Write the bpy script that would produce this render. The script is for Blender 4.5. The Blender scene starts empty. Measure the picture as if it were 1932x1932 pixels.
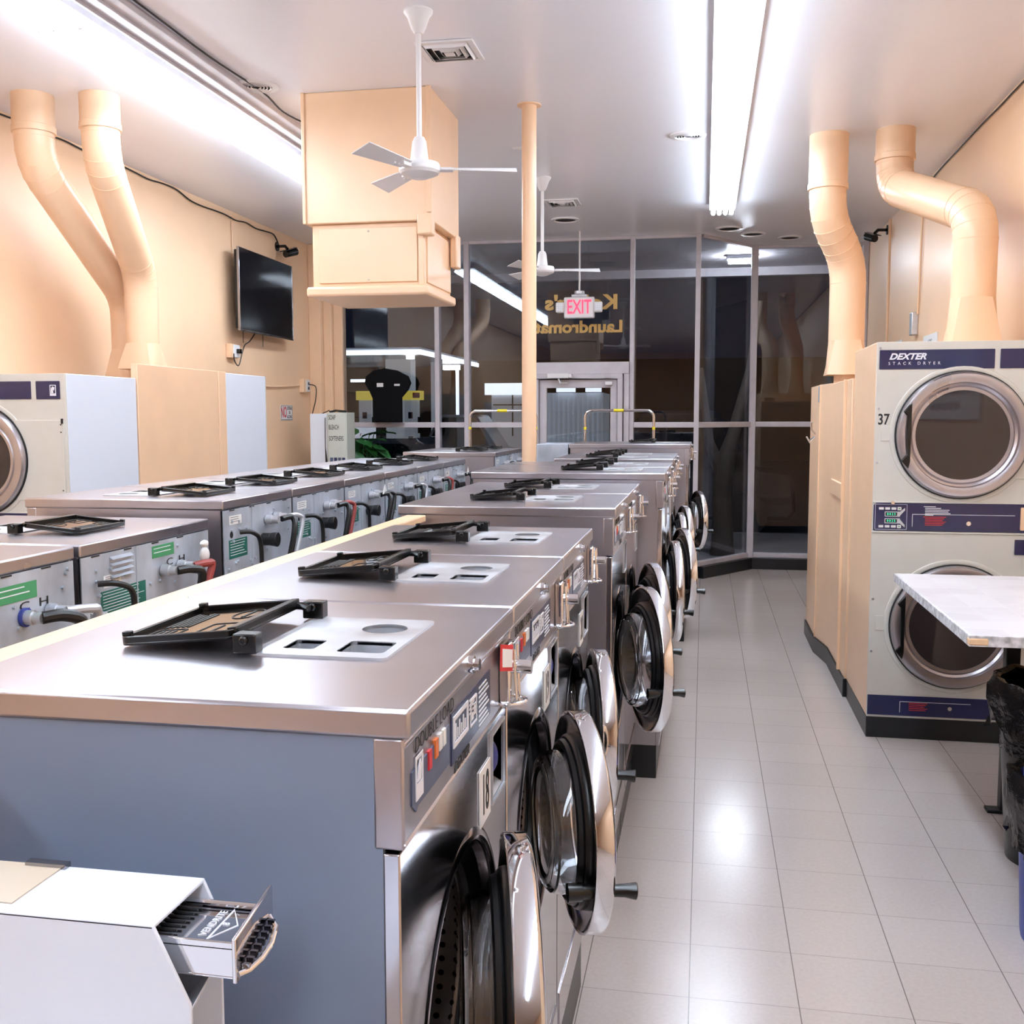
import bpy, bmesh, math, random
from mathutils import Vector, Matrix
from mathutils.geometry import tessellate_polygon
R = math.radians
PI = math.pi
random.seed(7)
scn = bpy.context.scene
COL = scn.collection

# ------------------------------------------------------------------ materials
def nt(name):
    m = bpy.data.materials.new(name); m.use_nodes = True
    t = m.node_tree; b = t.nodes['Principled BSDF']
    return m, t, b
def lin(c):
    return tuple(((x/255)/12.92 if x/255 <= .04045 else ((x/255+.055)/1.055)**2.4) for x in c)
def pbr(name, rgb, rough=.5, metal=0., spec=.5, noise=0., nscale=20., bump=0., bscale=60., stretch=(1,1,1), coat=0., rvar=0.):
    m, t, b = nt(name)
    c = lin(rgb)
    b.inputs['Base Color'].default_value = (*c, 1)
    b.inputs['Roughness'].default_value = rough
    b.inputs['Metallic'].default_value = metal
    b.inputs['Specular IOR Level'].default_value = spec
    b.inputs['Coat Weight'].default_value = coat
    if noise or bump or rvar:
        tc = t.nodes.new('ShaderNodeTexCoord'); mp = t.nodes.new('ShaderNodeMapping')
        mp.inputs['Scale'].default_value = stretch
        t.links.new(tc.outputs['Object'], mp.inputs['Vector'])
    if noise:
        n = t.nodes.new('ShaderNodeTexNoise'); n.inputs['Scale'].default_value = nscale; n.inputs['Detail'].default_value = 5
        t.links.new(mp.outputs[0], n.inputs['Vector'])
        r = t.nodes.new('ShaderNodeMapRange'); r.inputs[1].default_value = .3; r.inputs[2].default_value = .7
        r.inputs[3].default_value = 1-noise; r.inputs[4].default_value = 1+noise*.5
        t.links.new(n.outputs['Fac'], r.inputs[0])
        x = t.nodes.new('ShaderNodeVectorMath'); x.operation = 'SCALE'; x.inputs[0].default_value = c
        t.links.new(r.outputs[0], x.inputs['Scale']); t.links.new(x.outputs[0], b.inputs['Base Color'])
    if rvar:
        n = t.nodes.new('ShaderNodeTexNoise'); n.inputs['Scale'].default_value = nscale*.5; n.inputs['Detail'].default_value = 4
        t.links.new(mp.outputs[0], n.inputs['Vector'])
        r = t.nodes.new('ShaderNodeMapRange'); r.inputs[1].default_value = .3; r.inputs[2].default_value = .7
        r.inputs[3].default_value = max(0, rough-rvar); r.inputs[4].default_value = rough+rvar
        t.links.new(n.outputs['Fac'], r.inputs[0]); t.links.new(r.outputs[0], b.inputs['Roughness'])
    if bump:
        n = t.nodes.new('ShaderNodeTexNoise'); n.inputs['Scale'].default_value = bscale; n.inputs['Detail'].default_value = 3
        t.links.new(mp.outputs[0], n.inputs['Vector'])
        bp = t.nodes.new('ShaderNodeBump'); bp.inputs['Strength'].default_value = bump; bp.inputs['Distance'].default_value = .01
        t.links.new(n.outputs['Fac'], bp.inputs['Height']); t.links.new(bp.outputs[0], b.inputs['Normal'])
    return m
def emit(name, rgb, s):
    m, t, b = nt(name)
    b.inputs['Base Color'].default_value = (*rgb, 1)
    b.inputs['Emission Color'].default_value = (*rgb, 1); b.inputs['Emission Strength'].default_value = s
    return m
def thin_glass(name, tint=(1,1,1), ior=1.5, rough=0.):
    m = bpy.data.materials.new(name); m.use_nodes = True; t = m.node_tree
    for n in list(t.nodes): t.nodes.remove(n)
    o = t.nodes.new('ShaderNodeOutputMaterial'); mx = t.nodes.new('ShaderNodeMixShader')
    tr = t.nodes.new('ShaderNodeBsdfTransparent'); tr.inputs[0].default_value = (*tint, 1)
    gl = t.nodes.new('ShaderNodeBsdfGlossy'); gl.inputs['Roughness'].default_value = rough
    fr = t.nodes.new('ShaderNodeFresnel'); ge = t.nodes.new('ShaderNodeNewGeometry'); mr = t.nodes.new('ShaderNodeMapRange'); mr.inputs[3].default_value = ior; mr.inputs[4].default_value = 1/ior
    t.links.new(ge.outputs['Backfacing'], mr.inputs[0]); t.links.new(mr.outputs[0], fr.inputs['IOR'])
    t.links.new(fr.outputs[0], mx.inputs[0]); t.links.new(tr.outputs[0], mx.inputs[1]); t.links.new(gl.outputs[0], mx.inputs[2])
    t.links.new(mx.outputs[0], o.inputs[0])
    return m

M = {}
M['wall'] = pbr('peach_wall_paint', (236,198,162), .38, noise=.04, nscale=2.5, bump=.12, bscale=9, rvar=.06)
M['peach'] = pbr('peach_gloss_paint', (238,200,164), .33, noise=.04, nscale=4, bump=.05, bscale=12)
M['ceil'] = pbr('white_ceiling_paint', (240,240,248), .26, noise=.02, nscale=1.2, bump=.10, bscale=2.2, stretch=(1.6,.7,1))
M['steel'] = pbr('brushed_steel', (186,182,188), .31, 1., noise=.06, nscale=5, bump=.012, bscale=2.5, rvar=.05)
M['steel_front'] = pbr('polished_steel_front', (188,184,188), .13, 1., noise=.05, nscale=4, bump=.03, bscale=3)
M['steel_dull'] = pbr('dull_cast_steel', (205,208,214), .42, .75, noise=.12, nscale=18, rvar=.1)
M['steel_dark'] = pbr('steel_inner_door', (150,148,152), .12, 1.)
M['chrome'] = pbr('chrome', (225,225,228), .06, 1.)
M['galv'] = pbr('galvanised_back_sheet', (184,192,204), .42, .35, noise=.30, nscale=9, bump=.05, bscale=30, stretch=(1,1,.55), rvar=.12)
M['grey'] = pbr('blue_grey_panel_paint', (122,133,154), .40, noise=.04, nscale=3, rvar=.05)
M['black'] = pbr('black_plastic', (7,7,8), .25)
M['matteblack'] = pbr('matte_black_board', (9,9,12), .85, spec=.15)
M['rubber'] = pbr('black_rubber', (6,7,10), .33)
M['tray'] = pbr('lid_gloss_black', (18,15,14), .1, coat=.6)
M['kick'] = pbr('black_vinyl_base', (20,21,25), .35, noise=.2, nscale=15)
M['hose'] = pbr('black_hose', (14,14,17), .4)
M['redhose'] = pbr('red_hose', (150,62,58), .5)
M['clearhose'] = pbr('braided_clear_hose', (185,188,195), .35, .3)
M['navy'] = pbr('navy_label', (26,30,74), .2, coat=.3)
M['decal'] = pbr('grey_blue_decal', (78,88,116), .35, noise=.15, nscale=30)
M['decal2'] = pbr('dark_blue_decal', (28,38,78), .3, noise=.15, nscale=40)
M['white'] = pbr('white_enamel', (226,232,244), .22)
M['whiteplastic'] = pbr('white_plastic', (228,226,228), .35)
M['frame'] = pbr('white_window_paint', (196,190,196), .45, noise=.08, nscale=9, bump=.08, bscale=20)
M['cream'] = pbr('cream_dryer_enamel', (208,204,196), .33, noise=.03, nscale=8)
M['plate'] = pbr('tan_name_plate', (196,180,160), .45)
M['wood'] = pbr('varnished_pale_wood', (226,190,152), .4, noise=.08, nscale=12, stretch=(6,.6,1))
M['screen'] = pbr('tv_screen', (9,9,13), .1)
M['teal'] = pbr('teal_placard', (18,98,84), .5, noise=.12, nscale=30)
M['green'] = pbr('green_sticker', (62,140,92), .5)
M['paper'] = pbr('white_paper', (222,222,222), .6)
M['red'] = pbr('red_print', (196,44,50), .5)
M['orange'] = pbr('orange_button', (214,112,52), .4)
M['ink'] = pbr('black_ink', (18,18,22), .5)
M['inkwhite'] = pbr('white_ink', (225,226,235), .5)
M['gold'] = pbr('gold_lettering', (196,158,92), .45, .2)
M['blue'] = pbr('blue_plastic', (46,60,140), .35)
M['bluebin'] = pbr('blue_bin_plastic', (60,76,160), .4)
M['bag'] = pbr('black_bin_bag', (10,10,12), .2, bump=.9, bscale=22)
M['leaf'] = pbr('dark_green_leaf', (38,92,44), .4, noise=.25, nscale=12)
M['soap'] = pbr('vending_grey_paint', (196,200,192), .4)
M['glass'] = thin_glass('window_glass', (.86,.89,.93), 1.62)
M['yellow'] = pbr('yellow_tape', (220,200,40), .5)
M['asphalt'] = pbr('asphalt', (58,58,62), .7, noise=.2, nscale=3)
M['sidewalk'] = pbr('concrete_walk', (120,120,124), .7, noise=.15, nscale=2)
M['bark'] = pbr('tree_bark', (52,44,40), .8, noise=.3, nscale=14, bump=.6, bscale=30)
M['carpaint'] = pbr('dark_car_paint', (30,34,46), .15, .3, coat=1.)
M['cargrey'] = pbr('grey_car_paint', (92,96,104), .25, .4, coat=1.)
M['tyre'] = pbr('tyre_rubber', (14,14,15), .7)
M['carglass'] = pbr('car_glass', (14,18,22), .04)
M['bricks'] = pbr('far_brick', (30,27,30), .9)
M['rust'] = pbr('painted_gas_yellow', (226,190,30), .4)
M['tube'] = emit('fluorescent_tube', (.80,.90,1.), 30.)
M['canopy'] = emit('lit_canopy_edge', (.92,.97,1.), 2.6)
M['flood'] = emit('flood_lamp', (1,.97,.9), 14.)
M['board_glow'] = emit('price_board_glow', (.8,.82,.9), .6)  # self-glow stands in for outside light falling on the price board
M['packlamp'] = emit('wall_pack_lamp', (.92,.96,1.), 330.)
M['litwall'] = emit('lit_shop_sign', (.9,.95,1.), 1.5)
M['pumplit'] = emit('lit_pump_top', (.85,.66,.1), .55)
M['station_glow'] = emit('station_light_glow', (.62,.66,.72), .22)  # weak glow stands in for station light on pumps, columns, shop and container
M['exitred'] = emit('exit_red', (1.,.06,.14), 1.05)
M['led'] = emit('green_led', (.05,.8,.45), 1.6)
def glassbowl():
    m, t, b = nt('door_bowl_glass')
    b.inputs['Base Color'].default_value = (.86,.87,.9,1); b.inputs['Transmission Weight'].default_value = 1
    b.inputs['Roughness'].default_value = .03; b.inputs['IOR'].default_value = 1.45
    return m
M['bowl'] = glassbowl()
def smoked():
    m, t, b = nt('smoked_door_glass')
    b.inputs['Base Color'].default_value = (*lin((50,42,42)),1); b.inputs['Roughness'].default_value = .02
    b.inputs['Coat Weight'].default_value = .2
    return m
M['smoked'] = smoked()

def mathn(t, op, a, b=None):
    n = t.nodes.new('ShaderNodeMath'); n.operation = op
    for i, v in enumerate((a, b)):
        if v is None: continue
        if isinstance(v, (int, float)): n.inputs[i].default_value = v
        else: t.links.new(v, n.inputs[i])
    return n.outputs[0]
def floor_mat():
    m, t, b = nt('vinyl_composition_tile')
    tc = t.nodes.new('ShaderNodeTexCoord'); sp = t.nodes.new('ShaderNodeSeparateXYZ')
    t.links.new(tc.outputs['Object'], sp.inputs[0])
    S = .3034
    def grid(o, off):
        u = mathn(t, 'DIVIDE', mathn(t, 'SUBTRACT', o, off), S)
        f = mathn(t, 'FRACT', mathn(t, 'ADD', u, 100.))
        return f, mathn(t, 'FLOOR', u)
    fx, ix = grid(sp.outputs['X'], -.0185); fy, iy = grid(sp.outputs['Y'], 2.8555)
    def edge(f, w):
        d = mathn(t, 'MINIMUM', f, mathn(t, 'SUBTRACT', 1., f))
        return mathn(t, 'LESS_THAN', d, w)
    ln = mathn(t, 'MAXIMUM', edge(fx, .0052), mathn(t, 'MULTIPLY', edge(fy, .0042), .6))
    cv = t.nodes.new('ShaderNodeCombineXYZ'); t.links.new(ix, cv.inputs[0]); t.links.new(iy, cv.inputs[1])
    wn = t.nodes.new('ShaderNodeTexWhiteNoise'); t.links.new(cv.outputs[0], wn.inputs['Vector'])
    n1 = t.nodes.new('ShaderNodeTexNoise'); n1.inputs['Scale'].default_value = 75; n1.inputs['Detail'].default_value = 8; n1.inputs['Roughness'].default_value = .75
    n2 = t.nodes.new('ShaderNodeTexNoise'); n2.inputs['Scale'].default_value = 1.3; n2.inputs['Detail'].default_value = 5
    for n in (n1, n2): t.links.new(tc.outputs['Object'], n.inputs['Vector'])
    v = mathn(t, 'ADD', mathn(t, 'MULTIPLY', wn.outputs['Value'], .03), mathn(t, 'MULTIPLY', n1.outputs['Fac'], .3))
    v = mathn(t, 'ADD', v, mathn(t, 'MULTIPLY', n2.outputs['Fac'], .12))
    v = mathn(t, 'ADD', v, .74)
    # scuffs
    vo = t.nodes.new('ShaderNodeTexNoise'); vo.inputs['Scale'].default_value = 14; vo.inputs['Detail'].default_value = 6; vo.inputs['Roughness'].default_value = .8
    t.links.new(tc.outputs['Object'], vo.inputs['Vector'])
    sc = t.nodes.new('ShaderNodeMapRange'); sc.inputs[1].default_value = .66; sc.inputs[2].default_value = .74; sc.inputs[3].default_value = 0; sc.inputs[4].default_value = .35
    t.links.new(vo.outputs['Fac'], sc.inputs[0])
    v = mathn(t, 'SUBTRACT', v, sc.outputs[0])
    v = mathn(t, 'MULTIPLY', v, mathn(t, 'SUBTRACT', 1., mathn(t, 'MULTIPLY', ln, .62)))
    x = t.nodes.new('ShaderNodeVectorMath'); x.operation = 'SCALE'; x.inputs[0].default_value = lin((188,178,174))
    t.links.new(v, x.inputs['Scale']); t.links.new(x.outputs[0], b.inputs['Base Color'])
    r = t.nodes.new('ShaderNodeMapRange'); r.inputs[3].default_value = .10; r.inputs[4].default_value = .24
    t.links.new(n2.outputs['Fac'], r.inputs[0]); t.links.new(r.outputs[0], b.inputs['Roughness'])
    bp = t.nodes.new('ShaderNodeBump'); bp.inputs['Strength'].default_value = .06; bp.inputs['Distance'].default_value = .004
    t.links.new(n1.outputs['Fac'], bp.inputs['Height']); t.links.new(bp.outputs[0], b.inputs['Normal'])
    return m
M['floor'] = floor_mat()
def table_mat():
    m, t, b = nt('white_tiled_table_top')
    tc = t.nodes.new('ShaderNodeTexCoord'); br = t.nodes.new('ShaderNodeTexBrick')
    br.inputs['Scale'].default_value = 7; br.inputs['Mortar Size'].default_value = .006; br.offset = .0
    br.inputs['Brick Width'].default_value = .9; br.inputs['Row Height'].default_value = 1.0
    br.inputs['Color1'].default_value = (*lin((232,230,234)),1); br.inputs['Color2'].default_value = (*lin((214,210,216)),1)
    br.inputs['Mortar'].default_value = (*lin((240,240,242)),1)
    t.links.new(tc.outputs['Object'], br.inputs['Vector'])
    n = t.nodes.new('ShaderNodeTexNoise'); n.inputs['Scale'].default_value = 9; t.links.new(tc.outputs['Object'], n.inputs['Vector'])
    mx = t.nodes.new('ShaderNodeMix'); mx.data_type = 'RGBA'; mx.inputs[7].default_value = (*lin((236,234,238)),1)
    t.links.new(n.outputs['Fac'], mx.inputs[0]); t.links.new(br.outputs['Color'], mx.inputs[6]); t.links.new(mx.outputs[2], b.inputs['Base Color'])
    b.inputs['Roughness'].default_value = .25
    return m
M['tabletop'] = table_mat()
M['chipped'] = pbr('chipped_table_edge', (206,204,208), .6, noise=.5, nscale=40)
def drum_mat():
    m, t, b = nt('perforated_drum_steel')
    tc = t.nodes.new('ShaderNodeTexCoord'); sp = t.nodes.new('ShaderNodeSeparateXYZ'); t.links.new(tc.outputs['Object'], sp.inputs[0])
    a = mathn(t, 'ARCTAN2', sp.outputs['Z'], sp.outputs['Y'])
    u = mathn(t, 'SUBTRACT', mathn(t, 'FRACT', mathn(t, 'ADD', mathn(t, 'MULTIPLY', a, 60/(2*PI)), 100.)), .5)
    v = mathn(t, 'SUBTRACT', mathn(t, 'FRACT', mathn(t, 'ADD', mathn(t, 'MULTIPLY', sp.outputs['X'], 42.), 100.)), .5)
    d = mathn(t, 'ADD', mathn(t, 'MULTIPLY', u, u), mathn(t, 'MULTIPLY', v, v))
    k = mathn(t, 'LESS_THAN', d, .045)
    mx = t.nodes.new('ShaderNodeMix'); mx.data_type = 'RGBA'; mx.inputs[6].default_value = (*lin((190,186,186)),1); mx.inputs[7].default_value = (.005,.005,.005,1)
    t.links.new(k, mx.inputs[0]); t.links.new(mx.outputs[2], b.inputs['Base Color'])
    b.inputs['Metallic'].default_value = .9; b.inputs['Roughness'].default_value = .25
    return m
M['drum'] = drum_mat()

# ------------------------------------------------------------------ mesh helpers
class MB:
    def __init__(s): s.v = []; s.f = []
    def add(s, vs, fs):
        o = len(s.v); s.v += [tuple(p) for p in vs]; s.f += [tuple(i+o for i in f) for f in fs]; return s
    def box(s, x0, x1, y0, y1, z0, z1):
        vs = [(x, y, z) for x in (x0, x1) for y in (y0, y1) for z in (z0, z1)]
        return s.add(vs, [(0,1,3,2),(4,6,7,5),(0,4,5,1),(2,3,7,6),(0,2,6,4),(1,5,7,3)])
    def hexa(s, p):     # 8 points: bottom 4 then top 4
        return s.add(p, [(0,3,2,1),(4,5,6,7),(0,1,5,4),(1,2,6,5),(2,3,7,6),(3,0,4,7)])
    def lathe(s, prof, c=(0,0,0), ax='z', seg=32, a0=0, a1=2*PI):
        full = abs(a1-a0-2*PI) < 1e-6; n = seg if full else seg+1
        vs = []
        for r, h in prof:
            for k in range(n):
                a = a0+(a1-a0)*k/seg; u, w = r*math.cos(a), r*math.sin(a)
                p = {'z': (u, w, h), 'x': (h, u, w), 'y': (w, h, u)}[ax]
                vs.append((c[0]+p[0], c[1]+p[1], c[2]+p[2]))
        fs = []
        for i in range(len(prof)-1):
            for k in range(seg):
                k2 = (k+1) % n
                fs.append((i*n+k, i*n+k2, (i+1)*n+k2, (i+1)*n+k))
        if prof[0][0] > 1e-6 and full and getattr(s, 'cap', False): pass
        return s.add(vs, fs)
    def cyl(s, r, h0, h1, c=(0,0,0), ax='z', seg=24, r2=None):
        r2 = r if r2 is None else r2
        return s.lathe([(1e-5, h0), (r, h0), (r2, h1), (1e-5, h1)], c, ax, seg)
    def tube(s, pts, r, seg=12, cap=True):
        pts = [Vector(p) for p in pts]; n = len(pts); rings = []
        up = Vector((0,0,1)); t0 = (pts[1]-pts[0]).normalized()
        if abs(t0.dot(up)) > .95: up = Vector((0,1,0))
        nrm = (up - t0*up.dot(t0)).normalized()
        for i, p in enumerate(pts):
            if i == 0: t = t0
            elif i == n-1: t = (pts[-1]-pts[-2]).normalized()
            else: t = ((pts[i]-pts[i-1]).normalized()+(pts[i+1]-pts[i]).normalized()).normalized()
            nrm = (nrm - t*nrm.dot(t)).normalized(); b = t.cross(nrm)
            rr = r[i] if isinstance(r, (list, tuple)) else r
            k = 1.
            if 0 < i < n-1:
                cs = (pts[i]-pts[i-1]).normalized().dot((pts[i+1]-pts[i]).normalized())
                k = 1/max(.6, math.cos(math.acos(max(-1, min(1, cs)))/2))
                bd = ((pts[i+1]-pts[i]).normalized()-(pts[i]-pts[i-1]).normalized())
                bd = bd.normalized() if bd.length > 1e-5 else None
            else: bd = None
            ring = []
            for j in range(seg):
                a = 2*PI*j/seg; o = (nrm*math.cos(a)+b*math.sin(a))*rr
                if bd is not None: o += bd*o.dot(bd)*(k-1)
                ring.append(p+o)
            rings.append(ring)
        vs = [q for ring in rings for q in ring]; fs = []
        for i in range(n-1):
            for j in range(seg):
                j2 = (j+1) % seg; fs.append((i*seg+j, i*seg+j2, (i+1)*seg+j2, (i+1)*seg+j))
        if cap: fs.append(tuple(range(seg))); fs.append(tuple((n-1)*seg+j for j in range(seg)))
        return s.add(vs, fs)
    def plate(s, outer, holes, P, h0, h1):
        """flat plate with holes; P(u,v,h)->xyz; front at h1, back at h0"""
        loops = [outer]+holes; flat = [p for l in loops for p in l]
        tris = tessellate_polygon([[Vector((p[0], p[1], 0)) for p in l] for l in loops])
        N = len(flat)
        vs = [P(u, v, h1) for u, v in flat]+[P(u, v, h0) for u, v in flat]
        fs = [tuple(t) for t in tris]+[tuple(i+N for i in reversed(t)) for t in tris]
        o = 0
        for l in loops:
            L = len(l)
            for i in range(L):
                j = (i+1) % L; fs.append((o+i, o+j, N+o+j, N+o+i))
            o += L
        return s.add(vs, fs)
    def prism(s, poly, P, h0, h1): return s.plate(poly, [], P, h0, h1)
    def sphere(s, c, r, seg=14, ring=8, sc=(1,1,1)):
        prof = [(max(1e-5, r*math.sin(PI*i/ring)), -r*math.cos(PI*i/ring)) for i in range(ring+1)]
        o = len(s.v); s.lathe(prof, (0,0,0), 'z', seg)
        for i in range(o, len(s.v)):
            p = s.v[i]; s.v[i] = (c[0]+p[0]*sc[0], c[1]+p[1]*sc[1], c[2]+p[2]*sc[2])
        return s
    def mesh(s, name, sharp=32):
        me = bpy.data.meshes.new(name); me.from_pydata(s.v, [], s.f)
        bm = bmesh.new(); bm.from_mesh(me); bmesh.ops.remove_doubles(bm, verts=bm.verts, dist=1e-5)
        bmesh.ops.recalc_face_normals(bm, faces=bm.faces); bm.to_mesh(me); bm.free()
        me.polygons.foreach_set('use_smooth', [True]*len(me.polygons))
        me.set_sharp_from_angle(angle=R(sharp)); me.update()
        return me
def circ(cx, cy, r, n=48): return [(cx+r*math.cos(2*PI*k/n), cy+r*math.sin(2*PI*k/n)) for k in range(n)]
def rrect(x0, x1, y0, y1, r=.01, n=4):
    out = []
    for cx, cy, a in ((x1-r, y1-r, 0), (x0+r, y1-r, 90), (x0+r, y0+r, 180), (x1-r, y0+r, 270)):
        for k in range(n+1):
            t = R(a+90*k/n); out.append((cx+r*math.cos(t), cy+r*math.sin(t)))
    return out
PX = lambda u, v, h: (h, u, v)      # faces +X, u=y v=z
PY = lambda u, v, h: (u, -h, v)     # faces -Y, u=x v=z
PZ = lambda u, v, h: (u, v, h)
CACHE = {}
def obj(name, mb, mat, parent=None, loc=None, rot=None, bevel=0., key=None, label=None, sharp=32):
    if key is not None and key in CACHE: me = CACHE[key]
    else:
        if callable(mb): mb = mb()
        me = mb.mesh(name, sharp); me.materials.append(mat if not isinstance(mat, str) else M[mat])
        if key is not None: CACHE[key] = me
    o = bpy.data.objects.new(name, me); COL.objects.link(o)
    if parent: o.parent = parent
    if loc: o.location = loc
    if rot: o.rotation_euler = rot
    if bevel:
        b = o.modifiers.new('bevel', 'BEVEL'); b.width = bevel; b.segments = 2; b.limit_method = 'ANGLE'; b.angle_limit = R(50); b.harden_normals = False
    if label: o['label'] = label
    return o
def tag(o, label, cat, group=None, kind=None):
    o['label'] = label; o['category'] = cat
    if group: o['group'] = group
    if kind: o['kind'] = kind
    return o
def struct(o): o['kind'] = 'structure'; return o
def thing(name, label, cat, loc=(0,0,0), rz=0, group=None, kind=None):
    o = bpy.data.objects.new(name, None); COL.objects.link(o); o.empty_display_size = .1
    o.location = loc; o.rotation_euler = (0, 0, rz)
    if kind == 'structure': o['kind'] = kind; return o
    return tag(o, label, cat, group, kind)
def copy_tree(root, loc=None, label=None, parent=None):
    c = root.copy(); COL.objects.link(c)
    if parent: c.parent = parent
    if loc: c.location = loc
    if label: c['label'] = label
    for ch in root.children: copy_tree(ch, parent=c)
    return c
def text(name, body, size, mat, P, parent=None, h=.0006, shear=0, sx=1., align='CENTER', bold=0., origin=(0,0), key=None, space=1.):
    """lettering mesh laid through P(u,v,h)"""
    k = ('text', body, size, mat, shear, sx, bold, align, origin, space, key) if key is not None else None
    if k in CACHE and k: me = CACHE[k]
    else:
        cu = bpy.data.curves.new(name, 'FONT'); cu.body = body; cu.size = size; cu.align_x = align; cu.align_y = 'CENTER'
        cu.shear = shear; cu.offset = bold; cu.resolution_u = 3; cu.extrude = h/2; cu.space_character = space
        t = bpy.data.objects.new(name, cu); COL.objects.link(t); bpy.context.view_layer.update()
        me = bpy.data.meshes.new_from_object(t.evaluated_get(bpy.context.evaluated_depsgraph_get()))
        bpy.data.objects.remove(t); bpy.data.curves.remove(cu)
        for v in me.vertices:
            v.co = P(origin[0]+v.co.x*sx, origin[1]+v.co.y, v.co.z)
        me.materials.clear(); me.materials.append(M[mat])
        if k: CACHE[k] = me
    o = bpy.data.objects.new(name, me); COL.objects.link(o)
    if parent: o.parent = parent
    return o

# ------------------------------------------------------------------ room shell
CZ = 3.45; XL = -4.12; XR = 1.66; YB = -8.5; YF = 10.7
struct(obj('floor', MB().box(XL-.1, XR+.1, YB-.1, 11.62, -.08, 0), 'floor'))
struct(obj('ceiling', MB().box(XL-.1, XR+.1, YB-.1, 11.62, CZ, CZ+.1), 'ceil'))
struct(obj('wall_left', MB().box(XL-.1, XL, YB, YF+.1, 0, CZ), 'wall'))
struct(obj('wall_right', MB().box(XR, XR+.1, YB, 11.6, 0, CZ), 'wall'))
struct(obj('wall_back', MB().box(XL, XR, YB-.1, YB, 0, CZ), 'wall'))
# corner pilasters
struct(obj('trim_1', MB().box(XL, -3.99, 10.52, 10.7, 0, CZ).box(-3.99, -3.9, 10.6, 10.76, 0, CZ).box(-3.9, -3.80, 10.66, 10.78, 0, CZ), 'peach', bevel=.006))
struct(obj('trim_2', MB().box(XR-.02, XR, 10.2, 10.24, 0, CZ), 'peach', bevel=.004))

# ------------------------------------------------------------------ shop front
WIN = [(-3.80,-2.79), (-2.74,-2.475), (-2.42,-1.735), (-.71,-.105)]
n = 0
def vbar(x0, x1, y=YF, z0=.0, z1=CZ):
    return MB().box(x0, x1, y-.045, y+.06, z0, z1)
for i, (x0, x1) in enumerate(((-2.79,-2.74), (-2.475,-2.42), (-.755,-.71), (-.105,-.055))):
    struct(obj('trim_%d' % (3+i), vbar(x0, x1), 'frame', bevel=.005))
def window(idx, x0, x1, y, z0s, mat=None):
    w = struct(thing('window_%d' % idx, '', '', (0,0,0), kind='structure'))
    fr = MB(); gl = MB()
    zs = z0s
    fr.box(x0, x1, y-.03, y+.04, zs[0][0]-.05, zs[0][0])
    for (a, b), nx in zip(zs, list(zs[1:])+[None]):
        gl.box(x0, x1, y-.003, y+.003, a, b)
        fr.box(x0, x1, y-.03, y+.04, b, (nx[0] if nx else b+.03))
    obj('window_frame', fr, 'frame', w, bevel=.004)
    for k, (a, b) in enumerate(zs):
        obj('pane', MB().box(x0, x1, y-.003, y+.003, a, b), 'glass', w)
    return w
for i, (x0, x1) in enumerate(WIN[:2]+WIN[3:]):
    window(i+1, x0, x1, YF, [(.17, 1.535), (1.59, 3.42)])
window(4, -2.42, -1.735, YF, [(.17, 1.535), (1.59, 3.42)])
window(5, -1.735, -.755, YF, [(2.2, 3.42)])
# bay: angled and right part
def bay(idx, p, q):
    L = (Vector(q)-Vector(p)).length; a = math.atan2(q[1]-p[1], q[0]-p[0])
    w = struct(thing('window_%d' % idx, '', '', (p[0], p[1], 0), a, kind='structure'))
    fr = MB()
    for z0, z1 in ((.12,.17), (1.535,1.59), (3.42,3.45)): fr.box(0, L, -.03, .04, z0, z1)
    obj('window_frame', fr, 'frame', w, bevel=.004)
    for z0, z1 in ((.17,1.535), (1.59,3.42)): obj('pane', MB().box(0, L, -.003, .003, z0, z1), 'glass', w)
    return L, a
bay(6, (-.055, 10.70), (.475, 11.5)); bay(7, (.54, 11.53), (1.60, 11.53))
struct(obj('trim_7', MB().box(.47, .54, 11.47, 11.58, 0, CZ), 'frame', bevel=.005))
struct(obj('trim_8', MB().box(1.60, 1.66, 11.47, 11.58, 0, CZ), 'frame', bevel=.005))
struct(obj('baseboard_front', MB().box(-3.8, -1.735, 10.62, 10.76, 0, .12).box(-.755, -.05, 10.62, 10.76, 0, .12), 'kick', bevel=.004))
a = math.atan2(.8, .53); b = struct(obj('baseboard_bay', MB().box(0, .96, -.08, .06, 0, .12).box(.96, 2.2, 0, .001, 0, .001), 'kick', loc=(-.055,10.7,0), rot=(0,0,a), bevel=.004))
struct(obj('baseboard_right', MB().box(.5, 1.66, 11.44, 11.6, 0, .12), 'kick', bevel=.004))
# door
d = thing('door_1', '', '', kind='structure')
obj('door_frame', MB().box(-1.735, -1.685, 10.63, 10.77, 0, 2.17).box(-.81, -.755, 10.63, 10.77, 0, 2.17).box(-1.735, -.755, 10.62, 10.77, 2.08, 2.2)
    .box(-1.72, -.82, 10.60, 10.66, 2.03, 2.08).box(-.87,-.82,10.60,10.66,0,2.03).box(-1.72,-1.68,10.60,10.66,0,2.03), 'frame', d, bevel=.004)
leaf = obj('door_leaf', MB().plate([(-1.675,.02),(-.875,.02),(-.875,2.025),(-1.675,2.025)], [[(-1.60,.3),(-.945,.3),(-.945,1.94),(-1.60,1.94)]], PY, -10.69, -10.645), 'frame', d, bevel=.004)
obj('pane', MB().box(-1.60, -.945, 10.66, 10.668, .3, 1.94), 'glass', leaf)
obj('push_bar', MB().tube([(-1.62,10.645,1.05),(-1.62,10.58,1.05),(-.93,10.58,1.05),(-.93,10.645,1.05)], .014), 'chrome', leaf)
cl = obj('door_closer', MB().box(-1.58, -1.36, 10.53, 10.60, 2.035, 2.085).box(-1.36,-1.33,10.54,10.60,2.04,2.08), 'whiteplastic', d, bevel=.004)
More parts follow.
